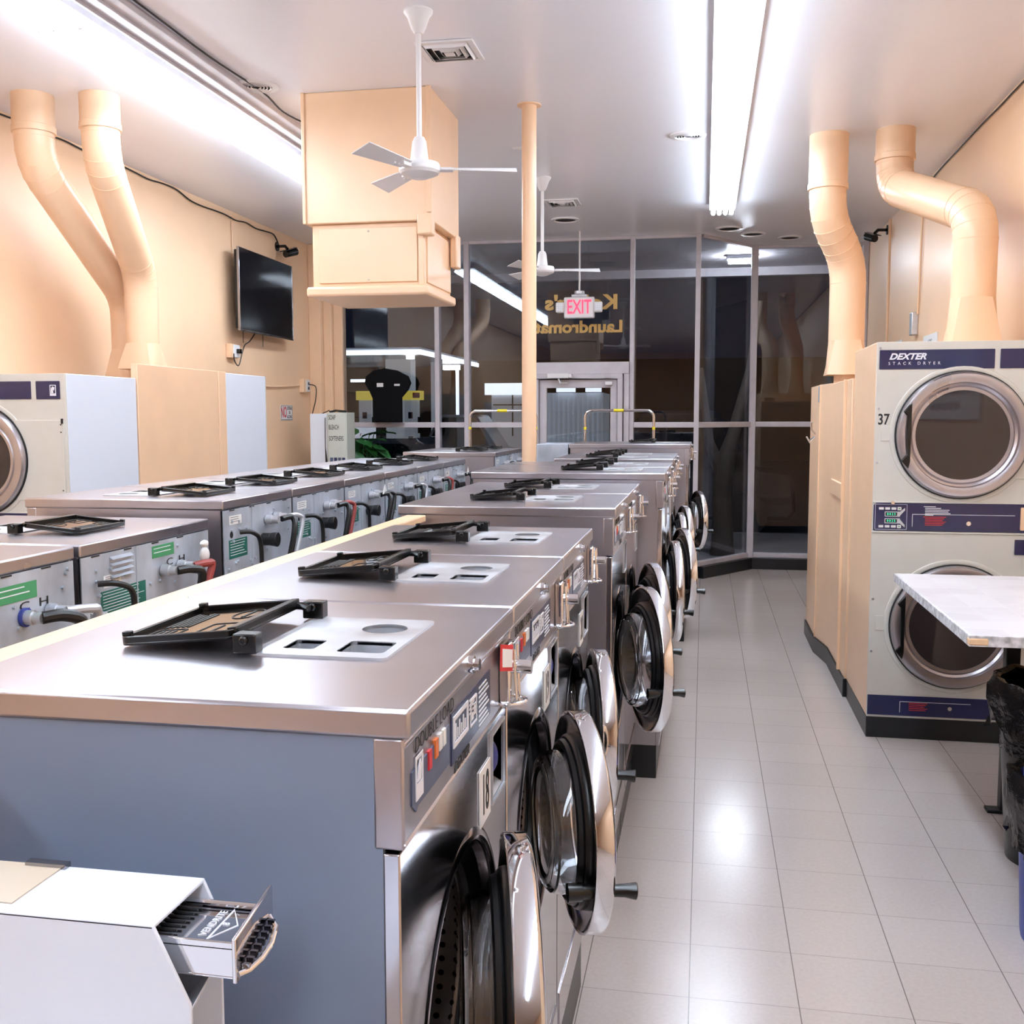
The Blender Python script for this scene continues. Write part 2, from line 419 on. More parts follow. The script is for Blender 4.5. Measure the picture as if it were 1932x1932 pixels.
obj('closer_arm', MB().tube([(-1.47,10.57,2.035),(-1.44,10.50,1.985),(-1.38,10.64,1.99)], .008, 8), 'whiteplastic', cl)
obj('door_sensor', MB().box(-.995, -.925, 10.59, 10.645, 1.965, 2.0), 'whiteplastic', d, bevel=.004)
obj('sensor_magnet', MB().box(-1.0, -.94, 10.575, 10.60, 2.035, 2.055), 'frame', d, bevel=.003)
# gold window lettering, mirrored from inside
PW = lambda u, v, h: (-u, YF-.006+h, v)
lt = tag(bpy.data.objects.new('window_lettering', None), 'gold shop name lettering painted on the glass above the door, read mirrored', 'lettering'); COL.objects.link(lt)
def slab(letters, x_right, z, size, sx, bold):
    o = text('lettering', letters, size, 'gold', PW, lt, h=.001, sx=sx, bold=bold, align='LEFT', origin=(-x_right, z))
    return o
slab("Koller's", -.875, 2.80, .20, 1.22, .007)
slab("Laundromat", -.825, 2.555, .165, 1.12, .006)

# ------------------------------------------------------------------ front-load washer
def washer(label, x, y, W, D, H, rz=0, bz=.17, side='steel', dd=.45, dz=.83, phi=15, num=None, back=False, load='DOUBLE LOAD', group=None, front=True, so=0.):
    w = thing('washing_machine', label, 'washing machine', (x, y, 0), rz, group)
    g = (W, D, H, bz, dd, dz, so)
    cz = H-.03-.125; rim = .032
    obj('plinth', lambda: MB().box(-D+.04, -.015, .006, W-.006, 0, bz), 'kick', w, bevel=.004, key=('plinth',)+g)
    # cabinet: two sides, bottom, back frame
    def cab():
        m = MB()
        for y0 in (0.004, W-.012): m.box(-D+.01, -.02, y0, y0+.008, bz, H-rim)
        m.box(-D+.01, -.02, .012, W-.012, bz, bz+.01)
        if not back: m.box(-D+.01, -D+.018, .012, W-.012, bz, H-rim)
        return m
    obj('cabinet', cab, side, w, key=('cab', side, back)+g)
    yc = W/2; ro = dd/2-.012
    def fp():
        m = MB().plate([(.003,bz),(W-.003,bz),(W-.003,cz-.004),(.003,cz-.004)], [circ(yc, dz, ro, 64), [(W-.125,cz-.125),(W-.03,cz-.125),(W-.03,cz-.022),(W-.125,cz-.022)]], PX, -.02, -.001)
        # pressed ring round the port
        m.lathe([(ro+.02,-.0012),(ro+.014,.0016),(ro+.007,.002),(ro+.001,-.002),(ro-.001,-.012),(ro-.004,-.02)], (0,yc,dz), 'x', 64)
        m.plate([(.02,bz+.02),(W-.02,bz+.02),(W-.02,bz+.11),(.02,bz+.11)], [], PX, -.002, .0025)
        return m
    obj('front_panel', fp, 'steel_front', w, key=('fp',)+g, bevel=.002)
    cp = obj('control_panel', lambda: MB().box(-.03, .004, .003, W-.003, cz, H-rim).box(-.02,.006,.004,W-.004,H-rim-.012,H-rim-.003).box(-.02,.006,.004,W-.004,cz+.003,cz+.009), 'steel', w, bevel=.003, key=('cp',)+g)
    if front:
        zt = H-rim-.03; zb = cz+.028
        obj('decal', lambda: MB().prism([(.03,zb+.012),(.045,zb),(.055,zb+.004),(.2,zb+.004),(.2,zt-.012),(.03,zt-.016)], PX, .0035, .0055), 'decal', cp, key=('dec1',)+g, label='grey-blue decal with worn lower corner')
        obj('button', lambda: MB().box(.004,.0075,.095,.108,zb+.03,zb+.052), 'red', cp, key=('bt1',)+g, label='red button')
        obj('button', lambda: MB().box(.004,.0075,.125,.138,zb+.034,zb+.056), 'orange', cp, key=('bt2',)+g, label='orange button')
        for q in (0, 1): obj('button', lambda: MB().box(.004,.0075,.144+q*.018,.157+q*.018,zb+.037,zb+.057), 'paper', cp, key=('bt3', q)+g, label='white button')
        obj('decal', lambda: MB().prism([(.21,zb-.004),(.45,zb-.004),(.45,zt-.002),(.21,zt-.002)], PX, .0035, .0055), 'decal2', cp, key=('dec2',)+g, label='dark blue instruction decal')
        obj('logo', lambda: MB().plate([(.043,zb+.012),(.073,zb+.012),(.073,zb+.062),(.043,zb+.062)], [[(.047,zb+.03),(.069,zb+.03),(.069,zb+.058),(.047,zb+.058)]], PX, .0055, .0065)
            .plate([(.05,zb+.032),(.056,zb+.05),(.062,zb+.056),(.067,zb+.048),(.064,zb+.032)], [], PX, .0055, .0065), 'inkwhite', cp, key=('logo',)+g)
        def ins():
            m = MB().plate([(.217,zb+.016),(.30,zb+.016),(.30,zt-.008),(.217,zt-.008)], [[(.224,zb+.022),(.293,zb+.022),(.293,zt-.014),(.224,zt-.014)]], PX, .0055, .007)
            for k in range(6): m.box(.0055,.0065,.229+k*.0105,.233+k*.0105,zb+.024,zb+.045-(k%2)*.008)
            for k in range(9): m.box(.0055,.0062,.37,.42+(k*7%3)*.009,zt-.012-k*.0068,zt-.0095-k*.0068)
            m.plate([(.315,zb+.014),(.355,zb+.014),(.355,zb+.052),(.315,zb+.052)], [[(.318,zb+.017),(.352,zb+.017),(.352,zb+.049),(.318,zb+.049)]], PX, .0055, .0065)
            m.box(.0055,.0062,.322,.334,zb+.022,zb+.044).box(.0055,.0062,.338,.348,zb+.026,zb+.04)
            for k in range(4): m.box(.0055,.0062,.31,.35-(k%2)*.01,zt-.014-k*.006,zt-.0115-k*.006)
            return m
        obj('instruction_print', ins, 'inkwhite', cp, key=('ins',)+g)
        PT = lambda u, v, h: (.0048+h, u, v)
        text('lettering', load, .026, 'ink', PT, cp, sx=1.02, align='LEFT', origin=(.045, H-rim-.022), bold=-.0006, key=g)
        text('lettering', 'DEXTER', .02, 'ink', PT, cp, sx=1.2, align='LEFT', origin=(.225, cz+.0145), shear=.3, key=g)
        if num == '18':
            tg = obj('tag', MB().hexa([(.012,W-.118,H-rim-.045),(.013,W-.118,H-rim-.045),(.026,W-.085,H-rim-.052),(.025,W-.085,H-rim-.052),(.012,W-.112,H-rim-.005),(.013,W-.112,H-rim-.005),(.026,W-.079,H-rim-.012),(.025,W-.079,H-rim-.012)]), 'red', w, label='small red-framed paper tag')
            obj('tag_face', MB().hexa([(.0135,W-.113,H-rim-.040),(.0145,W-.113,H-rim-.040),(.0262,W-.089,H-rim-.045),(.0255,W-.089,H-rim-.045),(.0135,W-.109,H-rim-.012),(.0145,W-.109,H-rim-.012),(.0262,W-.085,H-rim-.018),(.0255,W-.085,H-rim-.018)]), 'paper', tg)
        # coin lever assembly
        lv = obj('coin_drop', lambda: MB().box(.004,.022,W-.085,W-.035,cz+.012,H-rim-.012), 'chrome', w, bevel=.004, key=('coin',)+g)
        obj('coin_lever', lambda: MB().tube([(.026,W-.075,H-rim-.02),(.03,W-.075,H-rim-.10)], .0022, 8).tube([(.026,W-.045,H-rim-.018),(.03,W-.045,H-rim-.115)], .002, 8)
            .cyl(.011,.02,.052,(0,W-.06,H-rim-.05),'x',16), 'chrome', lv, key=('lev',)+g)
        obj('coin_ring', lambda: MB().tube([(.012+.03*math.cos(t), W-.058+.03*math.sin(t), H-rim-.105) for t in [2*PI*k/20 for k in range(21)]], .0028, 8, False), 'chrome', lv, key=('ring',)+g)
        # recessed coin return
        def rec():
            y0, y1, z0, z1 = W-.125, W-.03, cz-.125, cz-.022
            m = MB(); m.plate([(y0-.004,z0-.004),(y1+.004,z0-.004),(y1+.004,z1+.004),(y0-.004,z1+.004)], [[(y0,z0),(y1,z0),(y1,z1),(y0,z1)]], PX, -.001, .003)
            m.box(-.042,-.038,y0,y1,z0,z1).box(-.038,-.002,y0-.003,y0,z0,z1).box(-.038,-.002,y1,y1+.003,z0,z1).box(-.038,-.002,y0,y1,z1,z1+.003)
            m.hexa([(-.038,y0,z0),(-.002,y0,z0-.003),(-.002,y1,z0-.003),(-.038,y1,z0),(-.038,y0,z0+.02),(-.002,y0,z0),(-.002,y1,z0),(-.038,y1,z0+.02)])
            return m
        rc = obj('coin_return', rec, 'steel_dull', w, key=('rec',)+g)
        obj('return_knob', lambda: MB().sphere((-.022, W-.06, cz-.075), .02, sc=(1,1,1.5)), 'blue', rc, key=('knob',)+g, label='blue knob')
        if num:
            np_ = obj('number_plate', lambda: MB().box(-.0005,.0012,W-.212,W-.137,cz-.135,cz-.05), 'paper', w, key=('num',)+g)
            text('lettering', num, .085, 'ink', lambda u, v, h: (.0014+h, u, v), np_, sx=.6, align='CENTER', origin=(W-.174, cz-.094), bold=.0012)
    # drum and boot
    ri = ro-.035
    obj('door_boot', lambda: MB().lathe([(ro+.002,-.018),(ro-.004,-.024),(ri+.020,-.028),(ri+.008,-.034),(ri+.006,-.042),(ri+.012,-.046)], (0,yc,dz), 'x', 48), 'rubber', w, key=('boot',)+g)
    obj('drum', lambda: MB().lathe([(ri+.010,-.046),(ri+.004,-.050),(ri+.008,-.056),(ri+.022,-.062),(ri+.022,-D+.12),(1e-5,-D+.12)], (0,0,0), 'x', 48), 'drum', w, loc=(0,yc,dz), key=('drum',)+g)
    # top cover with the soap tray set in it
    px0, px1 = -.262+so, -.085+so; py0 = W/2-.088; py1 = py0+.24
    def top():
        o = [(-D,0),(.012,0),(.012,W-.003),(-D,W-.003)]
        return MB().plate(o, [[(px0,py0),(px1,py0),(px1,py1),(px0,py1)]], PZ, H-rim, H)
    tp = obj('top_cover', top, 'steel', w, bevel=.0045, key=('top',)+g)
    def tray():
        hs = [circ(px0+.125, py1-.065, .033, 24), rrect(px0+.105, px0+.17, py0+.022, py0+.09, .008), rrect(px0+.028, px0+.072, py0+.03, py0+.085, .006)]
        m = MB().plate(rrect(px0-.005, px1+.005, py0-.005, py1+.005, .010), hs, PZ, H-.002, H+.0035)
        for h in hs:
            n_ = len(h); vs = [(u, v, H+.002) for u, v in h]+[(u, v, H-.05) for u, v in h]
            m.add(vs, [(i, (i+1) % n_, n_+(i+1) % n_, n_+i) for i in range(n_)]+[tuple(range(n_, 2*n_))])
        return m
    sp = obj('soap_dispenser', tray, 'steel_dull', w, key=('tray',)+g)
    # lid, swung open toward the back
    def lid():
        L = .165; Wd = .24; m = MB()
        m.plate(rrect(-L, 0, -Wd/2, Wd/2, .016), [], PZ, 0, .004)
        o = rrect(-L, 0, -Wd/2, Wd/2, .016); i = rrect(-L+.006, -.006, -Wd/2+.006, Wd/2-.006, .012)
        m.plate(o, [i], PZ, .003, .0125)
        m.box(-.012,.0,-Wd/2+.01,Wd/2-.01,.0,.015)
        for yy in (-Wd/2+.012, Wd/2-.03): m.tube([(-.012,yy+.01,.006),(.008,yy+.01,.004),(.02,yy+.006,.0)], .006, 8)
        for yy in (-Wd/2+.008, Wd/2-.016): m.box(-L+.002,-L+.014,yy,yy+.01,.012,.018)
        return m
    ld = obj('soap_lid', lid, 'black', w, loc=(px0-.026, (py0+py1)/2, H+.019), rot=(0, R(-5.5), 0), key=('lid',), bevel=.0012)
    def em():
        L = .165; m = MB()
        m.plate(rrect(-L+.014,-.014,-.106,.106,.008), [], PZ, .0035, .0052)
        return m
    lf = obj('lid_liner', em, 'tray', ld, key=('liner',))
    def eng():
        m = MB()
        e = [(-.055+.022*math.cos(t), .05+.036*math.sin(t)) for t in [2*PI*k/24 for k in range(24)]]
        e2 = [(-.055+.020*math.cos(t), .05+.034*math.sin(t)) for t in [2*PI*k/24 for k in range(24)]]
        m.plate(e, [e2], PZ, .0052, .0062)
        m.plate(rrect(-.075,-.03,-.09,-.02,.005), [rrect(-.073,-.032,-.088,-.022,.004)], PZ, .0052, .0062)
        m.plate(rrect(-.145,-.10,-.095,-.045,.005), [rrect(-.143,-.102,-.093,-.047,.004)], PZ, .0052, .0062)
        for k in range(5): m.box(-.145+k*.008,-.141+k*.008,-.03,.07-.006*(k%3),.0052,.0062)
        for k in range(3): m.box(-.135+k*.009,-.131+k*.009,-.085,-.055,.0052,.0062)
        m.box(-.057,-.053,.025,.075,.0052,.0062).box(-.054,-.051,-.08,-.035,.0052,.0062)
        return m
    obj('lid_embossing', eng, 'ink', lf, key=('eng',))
    for yy in (py0+.0, py1-.02):
        obj('hinge_block', lambda: MB().box(-.016,.016,-.012,.012,0,.026).cyl(.006,-.016,.016,(0,-.0,.018),'y',10), 'black', w, loc=(px0-.006, yy+(.0 if yy == py0 else .02), H+.003), bevel=.002, key=('hb',))
    if front:
        obj('cover_lock', lambda: MB().cyl(.0115,.012,.020,(0,0,0),'x',20).cyl(.008,.02,.027,(0,0,0),'x',20), 'chrome', w, loc=(.0, W*.46, H-.016), key=('lock',))
    # door
    Rr = dd/2
    dr = obj('door', lambda: MB().lathe([(Rr*.79,.016),(Rr*.86,.015),(Rr*.93,.009),(Rr*.97,.001),(Rr*.99,-.002),(Rr,-.0015),(Rr+.001,.001),(Rr+.001,.030),(Rr-.003,.034),(Rr*.95,.037),(Rr*.83,.040),(Rr*.72,.036),(Rr*.64,.024),(Rr*.64,.018),(Rr*.79,.016)], (0,-Rr,0), 'x', 80), 'chrome', w,
        loc=(.002, yc+Rr, dz), rot=(0,0,R(phi)), key=('door', dd), label='polished round door standing ajar')
    obj('door_liner', lambda: MB().lathe([(Rr*.79,.0145),(Rr*.86,.0135),(Rr*.93,.0075),(Rr*.968,.0)], (-.0012,-Rr,0), 'x', 80), 'steel_dark', dr, key=('dliner', dd))
    obj('gasket', lambda: MB().lathe([(Rr*.66,.016),(Rr*.655,-.012),(Rr*.67,-.020),(Rr*.70,-.023),(Rr*.735,-.020),(Rr*.75,-.013),(Rr*.745,-.009),(Rr*.765,-.010),(Rr*.785,-.006),(Rr*.795,.001),(Rr*.79,.006),(Rr*.80,.010),(Rr*.80,.016),(Rr*.66,.016)], (0,-Rr,0), 'x', 72), 'rubber', dr, key=('gasket', dd))
    def bowl():
        p = [(Rr*.655,.018),(Rr*.655,-.010),(Rr*.645,-.040),(Rr*.625,-.054),(Rr*.58,-.062),(Rr*.50,-.063),(Rr*.44,-.056),(Rr*.30,-.053),(1e-5,-.052)]
        q = [(max(1e-5,r_-.007), h_+.007) for r_, h_ in reversed(p)]
        return MB().lathe(p+q+[p[0]], (0,-Rr,0), 'x', 72)
    obj('door_glass', bowl, 'bowl', dr, key=('bowl', dd))
    obj('handle', lambda: MB().tube([(.032,-2*Rr+.035,-.065),(.058,-2*Rr+.032,-.065),(.080,-2*Rr+.030,-.067)], [.011,.012,.0155], 16), 'black', dr, bevel=.002, key=('hdl', dd))
    obj('latch', lambda: MB().cyl(.014,-.045,.012,(0,-2*Rr+.038,-.065),'x',16).cyl(.017,-.046,-.02,(0,-2*Rr+.038,-.065),'x',16), 'black', dr, key=('latch', dd))
    obj('hinge', lambda: MB().box(-.012,.03,-.04,.02,-.035,.035).tube([(.02,.004,-.06),(.02,.004,.06)], .009, 12), 'steel', dr, bevel=.003, key=('hinge', dd))
    return w

AW = .608
A = [("steel washer numbered 18 with blue-grey painted side, nearest in the centre row", 1.03, 14, '18', 'DOUBLE LOAD', 'grey', .445, .84),
     ("second steel washer from the front in the centre row, door wide ajar over the tiles", 1.645, 19, '19', 'DOUBLE LOAD', 'steel', .42, .855),
     ("third steel washer from the front, last of the low ones before the taller pair", 2.26, 13, '20', 'DOUBLE LOAD', 'steel', .40, .855)]
GW = 'steel front-load washers in the centre row facing the aisle'
for lb, y, ph, nm, ld, sd, dd, dz_ in A:
    washer(lb, -.312, y, AW, .565, 1.333, bz=.2, side=sd, dd=dd, dz=dz_, phi=ph, num=nm, load=ld, group=GW)
for k, (y, ph) in enumerate(((3.32, 19), (3.955, 16))):
    washer(("first of the two taller steel washers, big glass bowl door open", "second of the two taller steel washers, just before the orange pole")[k], -.285, y, .63, .715, 1.35, bz=.17, dd=.51, dz=.785, so=-.07, phi=ph, group=GW)
for k, (y, ph) in enumerate(((4.64, 8), (5.22, 15))):
    washer(("steel washer with a wide top whose black plinth shows at the aisle floor", "steel washer right after the one with the exposed black plinth")[k], -.178, y, .575, .87, 1.392, bz=.155, dd=.475, dz=.82, so=-.03, phi=ph, group=GW)
for k, (y, ph) in enumerate(((6.18, 9), (6.69, 14))):
    washer(("small-top steel washer just past the orange pole", "steel washer between the orange pole's neighbour and the big end washer")[k], -.185, y, .505, .70, 1.395, bz=.17, dd=.41, dz=.85, so=-.075, phi=ph, group=GW)
ew = washer("tallest steel washer at the window end of the centre row", -.108, 7.6, .80, .87, 1.446, bz=.17, dd=.44, dz=.86, phi=15, group=GW)
obj('rear_housing', MB().box(-1.11,-.875,.0,.5,.5,1.443), 'galv', ew, bevel=.004, label='blotchy galvanised housing at the back')

# ---- left row, seen from behind
GL = 'steel washers of the left row, seen from behind'
def back_details(w, W, D, H, kind, seed):
    rnd = random.Random(seed); xb = -D+.004
    kf = .52 if kind in ('low1','low2') else .82
    V = lambda v: H-.03-(H-.03-v)*kf
    F0 = lambda u, v, h: (xb-h, W-u, v)
    F = lambda u, v, h: (xb-h, W-u, V(v))          # u runs from the near edge, v height, h outward
    bp = MB().prism([(.006,.17),(W-.006,.17),(W-.006,H-.034),(.006,H-.034)], F0, 0, .003)
    bp.box(xb-.006, xb-.002, W*.62, W*.625, .3, H-.034)
    for k in range(26):
        u, v = rnd.uniform(.03, W-.03), rnd.uniform(H-.33, H-.05)
        bp.cyl(.0045, xb-.009, xb-.002, (0,W-u,v), 'x', 8)
    p = obj('back_panel', bp, 'galv', w)
    for u in (.05,.2,.34,.48): obj('cover_slot', MB().box(xb-.0045, xb-.002, W-u-.035, W-u, H-.038, H-.0345), 'ink', p)
    def stick(nm, mat, u0, u1, v0, v1, lab=None, lines=0, lm='inkwhite'):
        s = obj(nm, MB().prism([(u0,v0),(u1,v0),(u1,v1),(u0,v1)], F, .003, .0042), mat, p, label=lab)
        if lines:
            m = MB(); dv = (v1-v0)/(lines+1)
            for k in range(lines):
                e = u1-.008-(u1-u0)*.25*rnd.random()
                m.prism([(u0+.008,v1-dv*(k+.8)),(e,v1-dv*(k+.8)),(e,v1-dv*(k+.6)),(u0+.008,v1-dv*(k+.6))], F, .0042, .0048)
            obj('print', m, lm, s)
        return s
    def hose(pts, r, mat, nm='hose', lab=None):
        P3 = [Vector(F(*q)) for q in pts]; out = []
        for i in range(len(P3)-1):
            a = P3[max(0,i-1)]; b_ = P3[i]; c = P3[i+1]; d_ = P3[min(len(P3)-1,i+2)]
            for s in range(6):
                t = s/6; out.append(.5*((2*b_)+(c-a)*t+(2*a-5*b_+4*c-d_)*t*t+(3*b_-a-3*c+d_)*t**3))
        out.append(P3[-1]); return obj(nm, MB().tube(out, r, 10), mat, p, label=lab)
    def valve(u, v, ring='steel_dull'):
        if ring == 'blue': obj('valve_ring', MB().cyl(.022, xb-.004, xb-.012, (0,W-u,V(v)), 'x', 20), 'blue', p); ring = 'steel_dull'
        o = MB(); o.cyl(.017, xb-.006, xb-.03, (0,W-u,V(v)), 'x', 16).cyl(.013, xb-.03, xb-.052, (0,W-u,V(v)), 'x', 16)
        obj('inlet_valve', o, ring, p)
    if kind in ('low1', 'low2'):
        if kind == 'low2':
            lv = MB()
            for k in range(4): lv.hexa([F(.13,H-.075-k*.03,.003),F(.23,H-.075-k*.03,.003),F(.23,H-.075-k*.03,.014),F(.13,H-.075-k*.03,.014),F(.13,H-.062-k*.03,.003),F(.23,H-.062-k*.03,.003),F(.23,H-.062-k*.03,.004),F(.13,H-.062-k*.03,.004)])
            obj('louvre', lv, 'galv', p)
            stick('label_sticker', 'paper', .1,.18,H-.21,H-.15, 'small paper notice', 5, 'ink'); stick('placard', 'teal', .085,.3,H-.36,H-.225, 'teal warning placard', 8)
            stick('placard', 'green', .34,.46,H-.125,H-.06, 'green and white sticker', 2)
            hose([(.06,H-.175,.012),(.09,H-.18,.05),(.14,H-.24,.06),(.16,H-.42,.05)], .008, 'hose', 'power_cord')
            valve(.39,H-.2); valve(.485,H-.2)
            hose([(.39,H-.2,.05),(.43,H-.2,.075),(.47,H-.24,.085),(.48,H-.42,.06)], .0125, 'hose')
            hose([(.485,H-.2,.05),(.53,H-.195,.07),(.55,H-.22,.075),(.5,H-.42,.06)], .0115, 'redhose', lab='red supply hose')
            obj('tied_bag', MB().sphere(F(.555,H-.155,.05), .022, sc=(.6,1,1.1)).sphere(F(.555,H-.09,.05), .013, sc=(.8,1.5,.8)), 'paper', p)
        else:
            stick('placard', 'green', .3,.46,H-.16,H-.085, 'green and white sticker', 2); stick('placard', 'teal', .1,.3,H-.42,H-.29, 'teal warning placard', 7)
            valve(.41,H-.235,'blue'); valve(.5,H-.235)
            hose([(.41,H-.235,.05),(.45,H-.235,.08),(.5,H-.29,.09),(.51,H-.45,.06)], .0145, 'hose')
            hose([(.5,H-.235,.05),(.55,H-.24,.08),(.58,H-.27,.08),(.6,H-.45,.05)], .011, 'clearhose', lab='braided clear hose')
            obj('foil_wrap', MB().cyl(.024, 0, .09, (xb-.07, W-.6, H-.25), 'z', 10, .02), 'clearhose', p)
        FT = lambda u, v, h: F(u, v, .004+h)
        text('lettering', 'C  H', .055, 'ink', FT, p, origin=(.47, H-.165) if kind == 'low2' else (.45, H-.19))
    else:
        stick('label_sticker', 'paper', .045,.135,H-.095,H-.06, 'white rating label', 3, 'ink')
        obj('cord_hole', MB().cyl(.011, xb-.004, xb-.002, (0,W-.06,V(H-.135)), 'x', 14), 'ink', p)
        stick('placard', 'teal', .04,.175,H-.23,H-.155, 'teal warning placard', 6)
        hose([(.105,H-.13,.012),(.135,H-.135,.045),(.17,H-.19,.055),(.18,H-.4,.05)], .0075, 'hose', 'power_cord')
        obj('drain_snout', MB().cyl(.022, xb-.004, xb-.035, (0,W-.3,V(H-.185)), 'x', 16, .022).cyl(.023, xb-.035, xb-.06, (0,W-.3,V(H-.185)), 'x', 16, .026), 'rubber', p, bevel=.002)
        valve(.33,H-.105); valve(.4,H-.1)
        col = {0:'clearhose',1:'redhose',2:'hose'}[seed % 3]
        hose([(.36,H-.105,.05),(.41,H-.105,.07),(.385,H-.17,.085),(.34,H-.4,.06)], .0105, 'hose')
        hose([(.4,H-.1,.05),(.46,H-.1,.07),(.47,H-.15,.08),(.38,H-.4,.06)], .0085, col, lab={'clearhose':'braided clear hose','redhose':'red supply hose','hose':None}[col])
        if seed % 3 == 2: obj('paper_tag', MB().prism([(.35,H-.1),(.42,H-.1),(.385,H-.045)], F, .06, .062), 'paper', p)
XF = -2.19; DL = .69
LL = [("lowest left-row washer nearest the camera, back cut off by the photo's edge", 1.66, .61, 1.33, 'low1'),
      ("low left-row washer with a louvred back and one red hose", 2.29, .68, 1.33, 'low2')]
for i, (lb, y, W_, H_, kd) in enumerate(LL):
    w = washer(lb, XF, y+W_, W_, DL, H_, PI, back=True, front=False, so=-.112, group=GL, phi=12); back_details(w, W_, DL, H_, kd, i+11)
LY = 3.06; LWd = .572
names = ["first tall left-row washer, teal placard and braided clear hose on its back", "second tall left-row washer, red hose looping beside a black snout", "third tall left-row washer, white triangular paper tag by its hoses",
         "fourth tall left-row washer, behind the steel tops of the centre row", "fifth tall left-row washer, in front of the soap vending box", "sixth tall left-row washer, last before the gap toward the window"]
for i in range(6):
    w = washer(names[i], XF, LY+(i+1)*LWd, LWd-.004, DL, 1.378, PI, back=True, front=False, so=-.112, group=GL, phi=10+3*(i % 3)); back_details(w, LWd-.004, DL, 1.378, 'tall', i+12)
for i in range(2):
    w = washer(("left-row washer beyond the gap, left of the orange pole", "last left-row washer, next to the window and the orange pole")[i], XF, 7.45+(i+1)*.56, .556, DL, 1.385, PI, back=True, front=False, so=-.112, group=GL, phi=12); back_details(w, .556, DL, 1.385, 'tall', i+21)

# divider between the rows
tw = thing('divider_wall', 'low peach divider with a varnished wood cap between the two washer rows', 'partition', (-.925, 1.0, 0))
obj('wall_panel', MB().box(-.02,.02,-3.2,2.25,0,1.30), 'peach', tw); obj('wood_cap', MB().box(-.033,.033,-3.2,2.28,1.30,1.322), 'wood', tw, bevel=.004)

# ------------------------------------------------------------------ top-load washer with coin slide, lower left
t = thing('top_load_washer', 'white coin-slide meter case on a top-load washer beside the grey washer side, lower left', 'washing machine', (-.6,.55,0))
obj('cabinet', MB().box(-.27,.2,-.33,.41,.03,.9), 'white', t, bevel=.01)
obj('lid', MB().box(-.22,.1,-.28,.2,.9,.915), 'white', t, bevel=.006)
obj('foot', MB().cyl(.02,0,.03,(-.23,-.28,0)), 'black', t); obj('foot', MB().cyl(.02,0,.03,(.15,-.28,0)), 'black', t)
obj('foot', MB().cyl(.02,0,.03,(-.23,.36,0)), 'black', t); obj('foot', MB().cyl(.02,0,.03,(.15,.36,0)), 'black', t)
# case: local coords relative (-.6,.55)
ox, oy = .6, -.55
def case():
    m = MB()
    y0, y1 = .825+oy, .925+oy; th = .004
    prof = [(-.27,1.183),(.118,1.183),(.152,1.112),(.152,.9),(-.27,.9)]
    m.prism(prof, lambda u, v, h: (u, h, v), y0, y0+th)
    prof2 = [(-.27,1.183),(.118,1.183),(.135,1.146),(.135,.9),(-.27,.9)]
    m.prism(prof2, lambda u, v, h: (u, h, v), y1-th, y1)
    m.box(-.27,.118,y0,y1,1.180,1.184)
    m.box(.10,.104,y0+th,y1-th,.9,1.06)
    m.hexa([(.10,y0+th,1.055),(.152,y0+th,1.105),(.135,y1-th,1.105),(.10,y1-th,1.055),(.10,y0+th,1.059),(.152,y0+th,1.109),(.135,y1-th,1.109),(.10,y1-th,1.059)])
    return m
mc = obj('meter_case', case, 'white', t, bevel=.0015)
obj('name_plate', MB().prism([(-.25,.29),(-.035,.29),(-.035,.372),(-.25,.372)], PZ, 1.184, 1.1855), 'plate', mc, label='tan plate')
obj('plate_clip', MB().box(-.075,-.03,.366,.376,1.184,1.189), 'steel_dark', mc)
def slide():
    m = MB(); y0, y1 = .838+oy, .915+oy
    m.box(.085,.19,y0,y0+.003,1.135,1.168).box(.085,.19,y1-.003,y1,1.135,1.168)
    m.box(.10,.19,y0,y1,1.160,1.163).box(.10,.19,y0,y1,1.133,1.136)
    m.hexa([(.188,y0-.002,1.130),(.192,y0-.002,1.130),(.192,y1+.004,1.140),(.188,y1+.004,1.140),(.188,y0-.002,1.172),(.192,y0-.002,1.172),(.192,y1+.004,1.186),(.188,y1+.004,1.186)])
    m.tube([(.09,y1-.008,1.168),(.187,y1-.008,1.168)], .003, 10)
    return m
sl = obj('coin_slide', slide, 'chrome', t, bevel=.001)
hm = MB(); yc_ = .8765+oy
hm.tube([(.192,yc_-.036,1.137),(.199,yc_-.028,1.138),(.204,yc_-.012,1.141),(.205,yc_+.008,1.145),(.202,yc_+.026,1.152),(.192,yc_+.034,1.158)], .0028, 10)
obj('slide_handle', hm, 'chrome', sl)
hg = MB()
for k in range(8): hg.box(.193,.200,yc_-.03+k*.008,yc_-.0265+k*.008,1.137+.002*k,1.144+.002*k)
obj('handle_ribs', hg, 'steel_dark', sl)
bk = obj('slide_plate', MB().plate([(.842+oy,1.125),(.912+oy,1.125),(.912+oy,1.18),(.842+oy,1.18)], [circ(.857+oy,1.170,.0026,10), circ(.880+oy,1.172,.0026,10), circ(.902+oy,1.172,.0026,10)], PX, .084, .088), 'steel', mc)
for k in range(8):
    yy = .846+oy+k*.0083
    obj('slide_finger', MB().tube([(.09,yy,1.172),(.091,yy,1.167),(.097,yy,1.163),(.101,yy,1.1665),(.125,yy,1.1655)], .0012, 6), 'ink', sl)
text('lettering', 'VENDRITE', .0105, 'inkwhite', lambda u, v, h: (.150-v, .878+oy+u, 1.1636+h), sl, sx=1.0)
tri = [(.157,.848+oy),(.157,.908+oy),(.175,.878+oy)]
obj('emblem', MB().plate(tri, [[(.1585,.8515+oy),(.1585,.9045+oy),(.1735,.878+oy)]], PZ, 1.163, 1.1636), 'inkwhite', sl)
text('lettering', '8', .01, 'inkwhite', lambda u, v, h: (.163-v, .878+oy+u, 1.1636+h), sl)

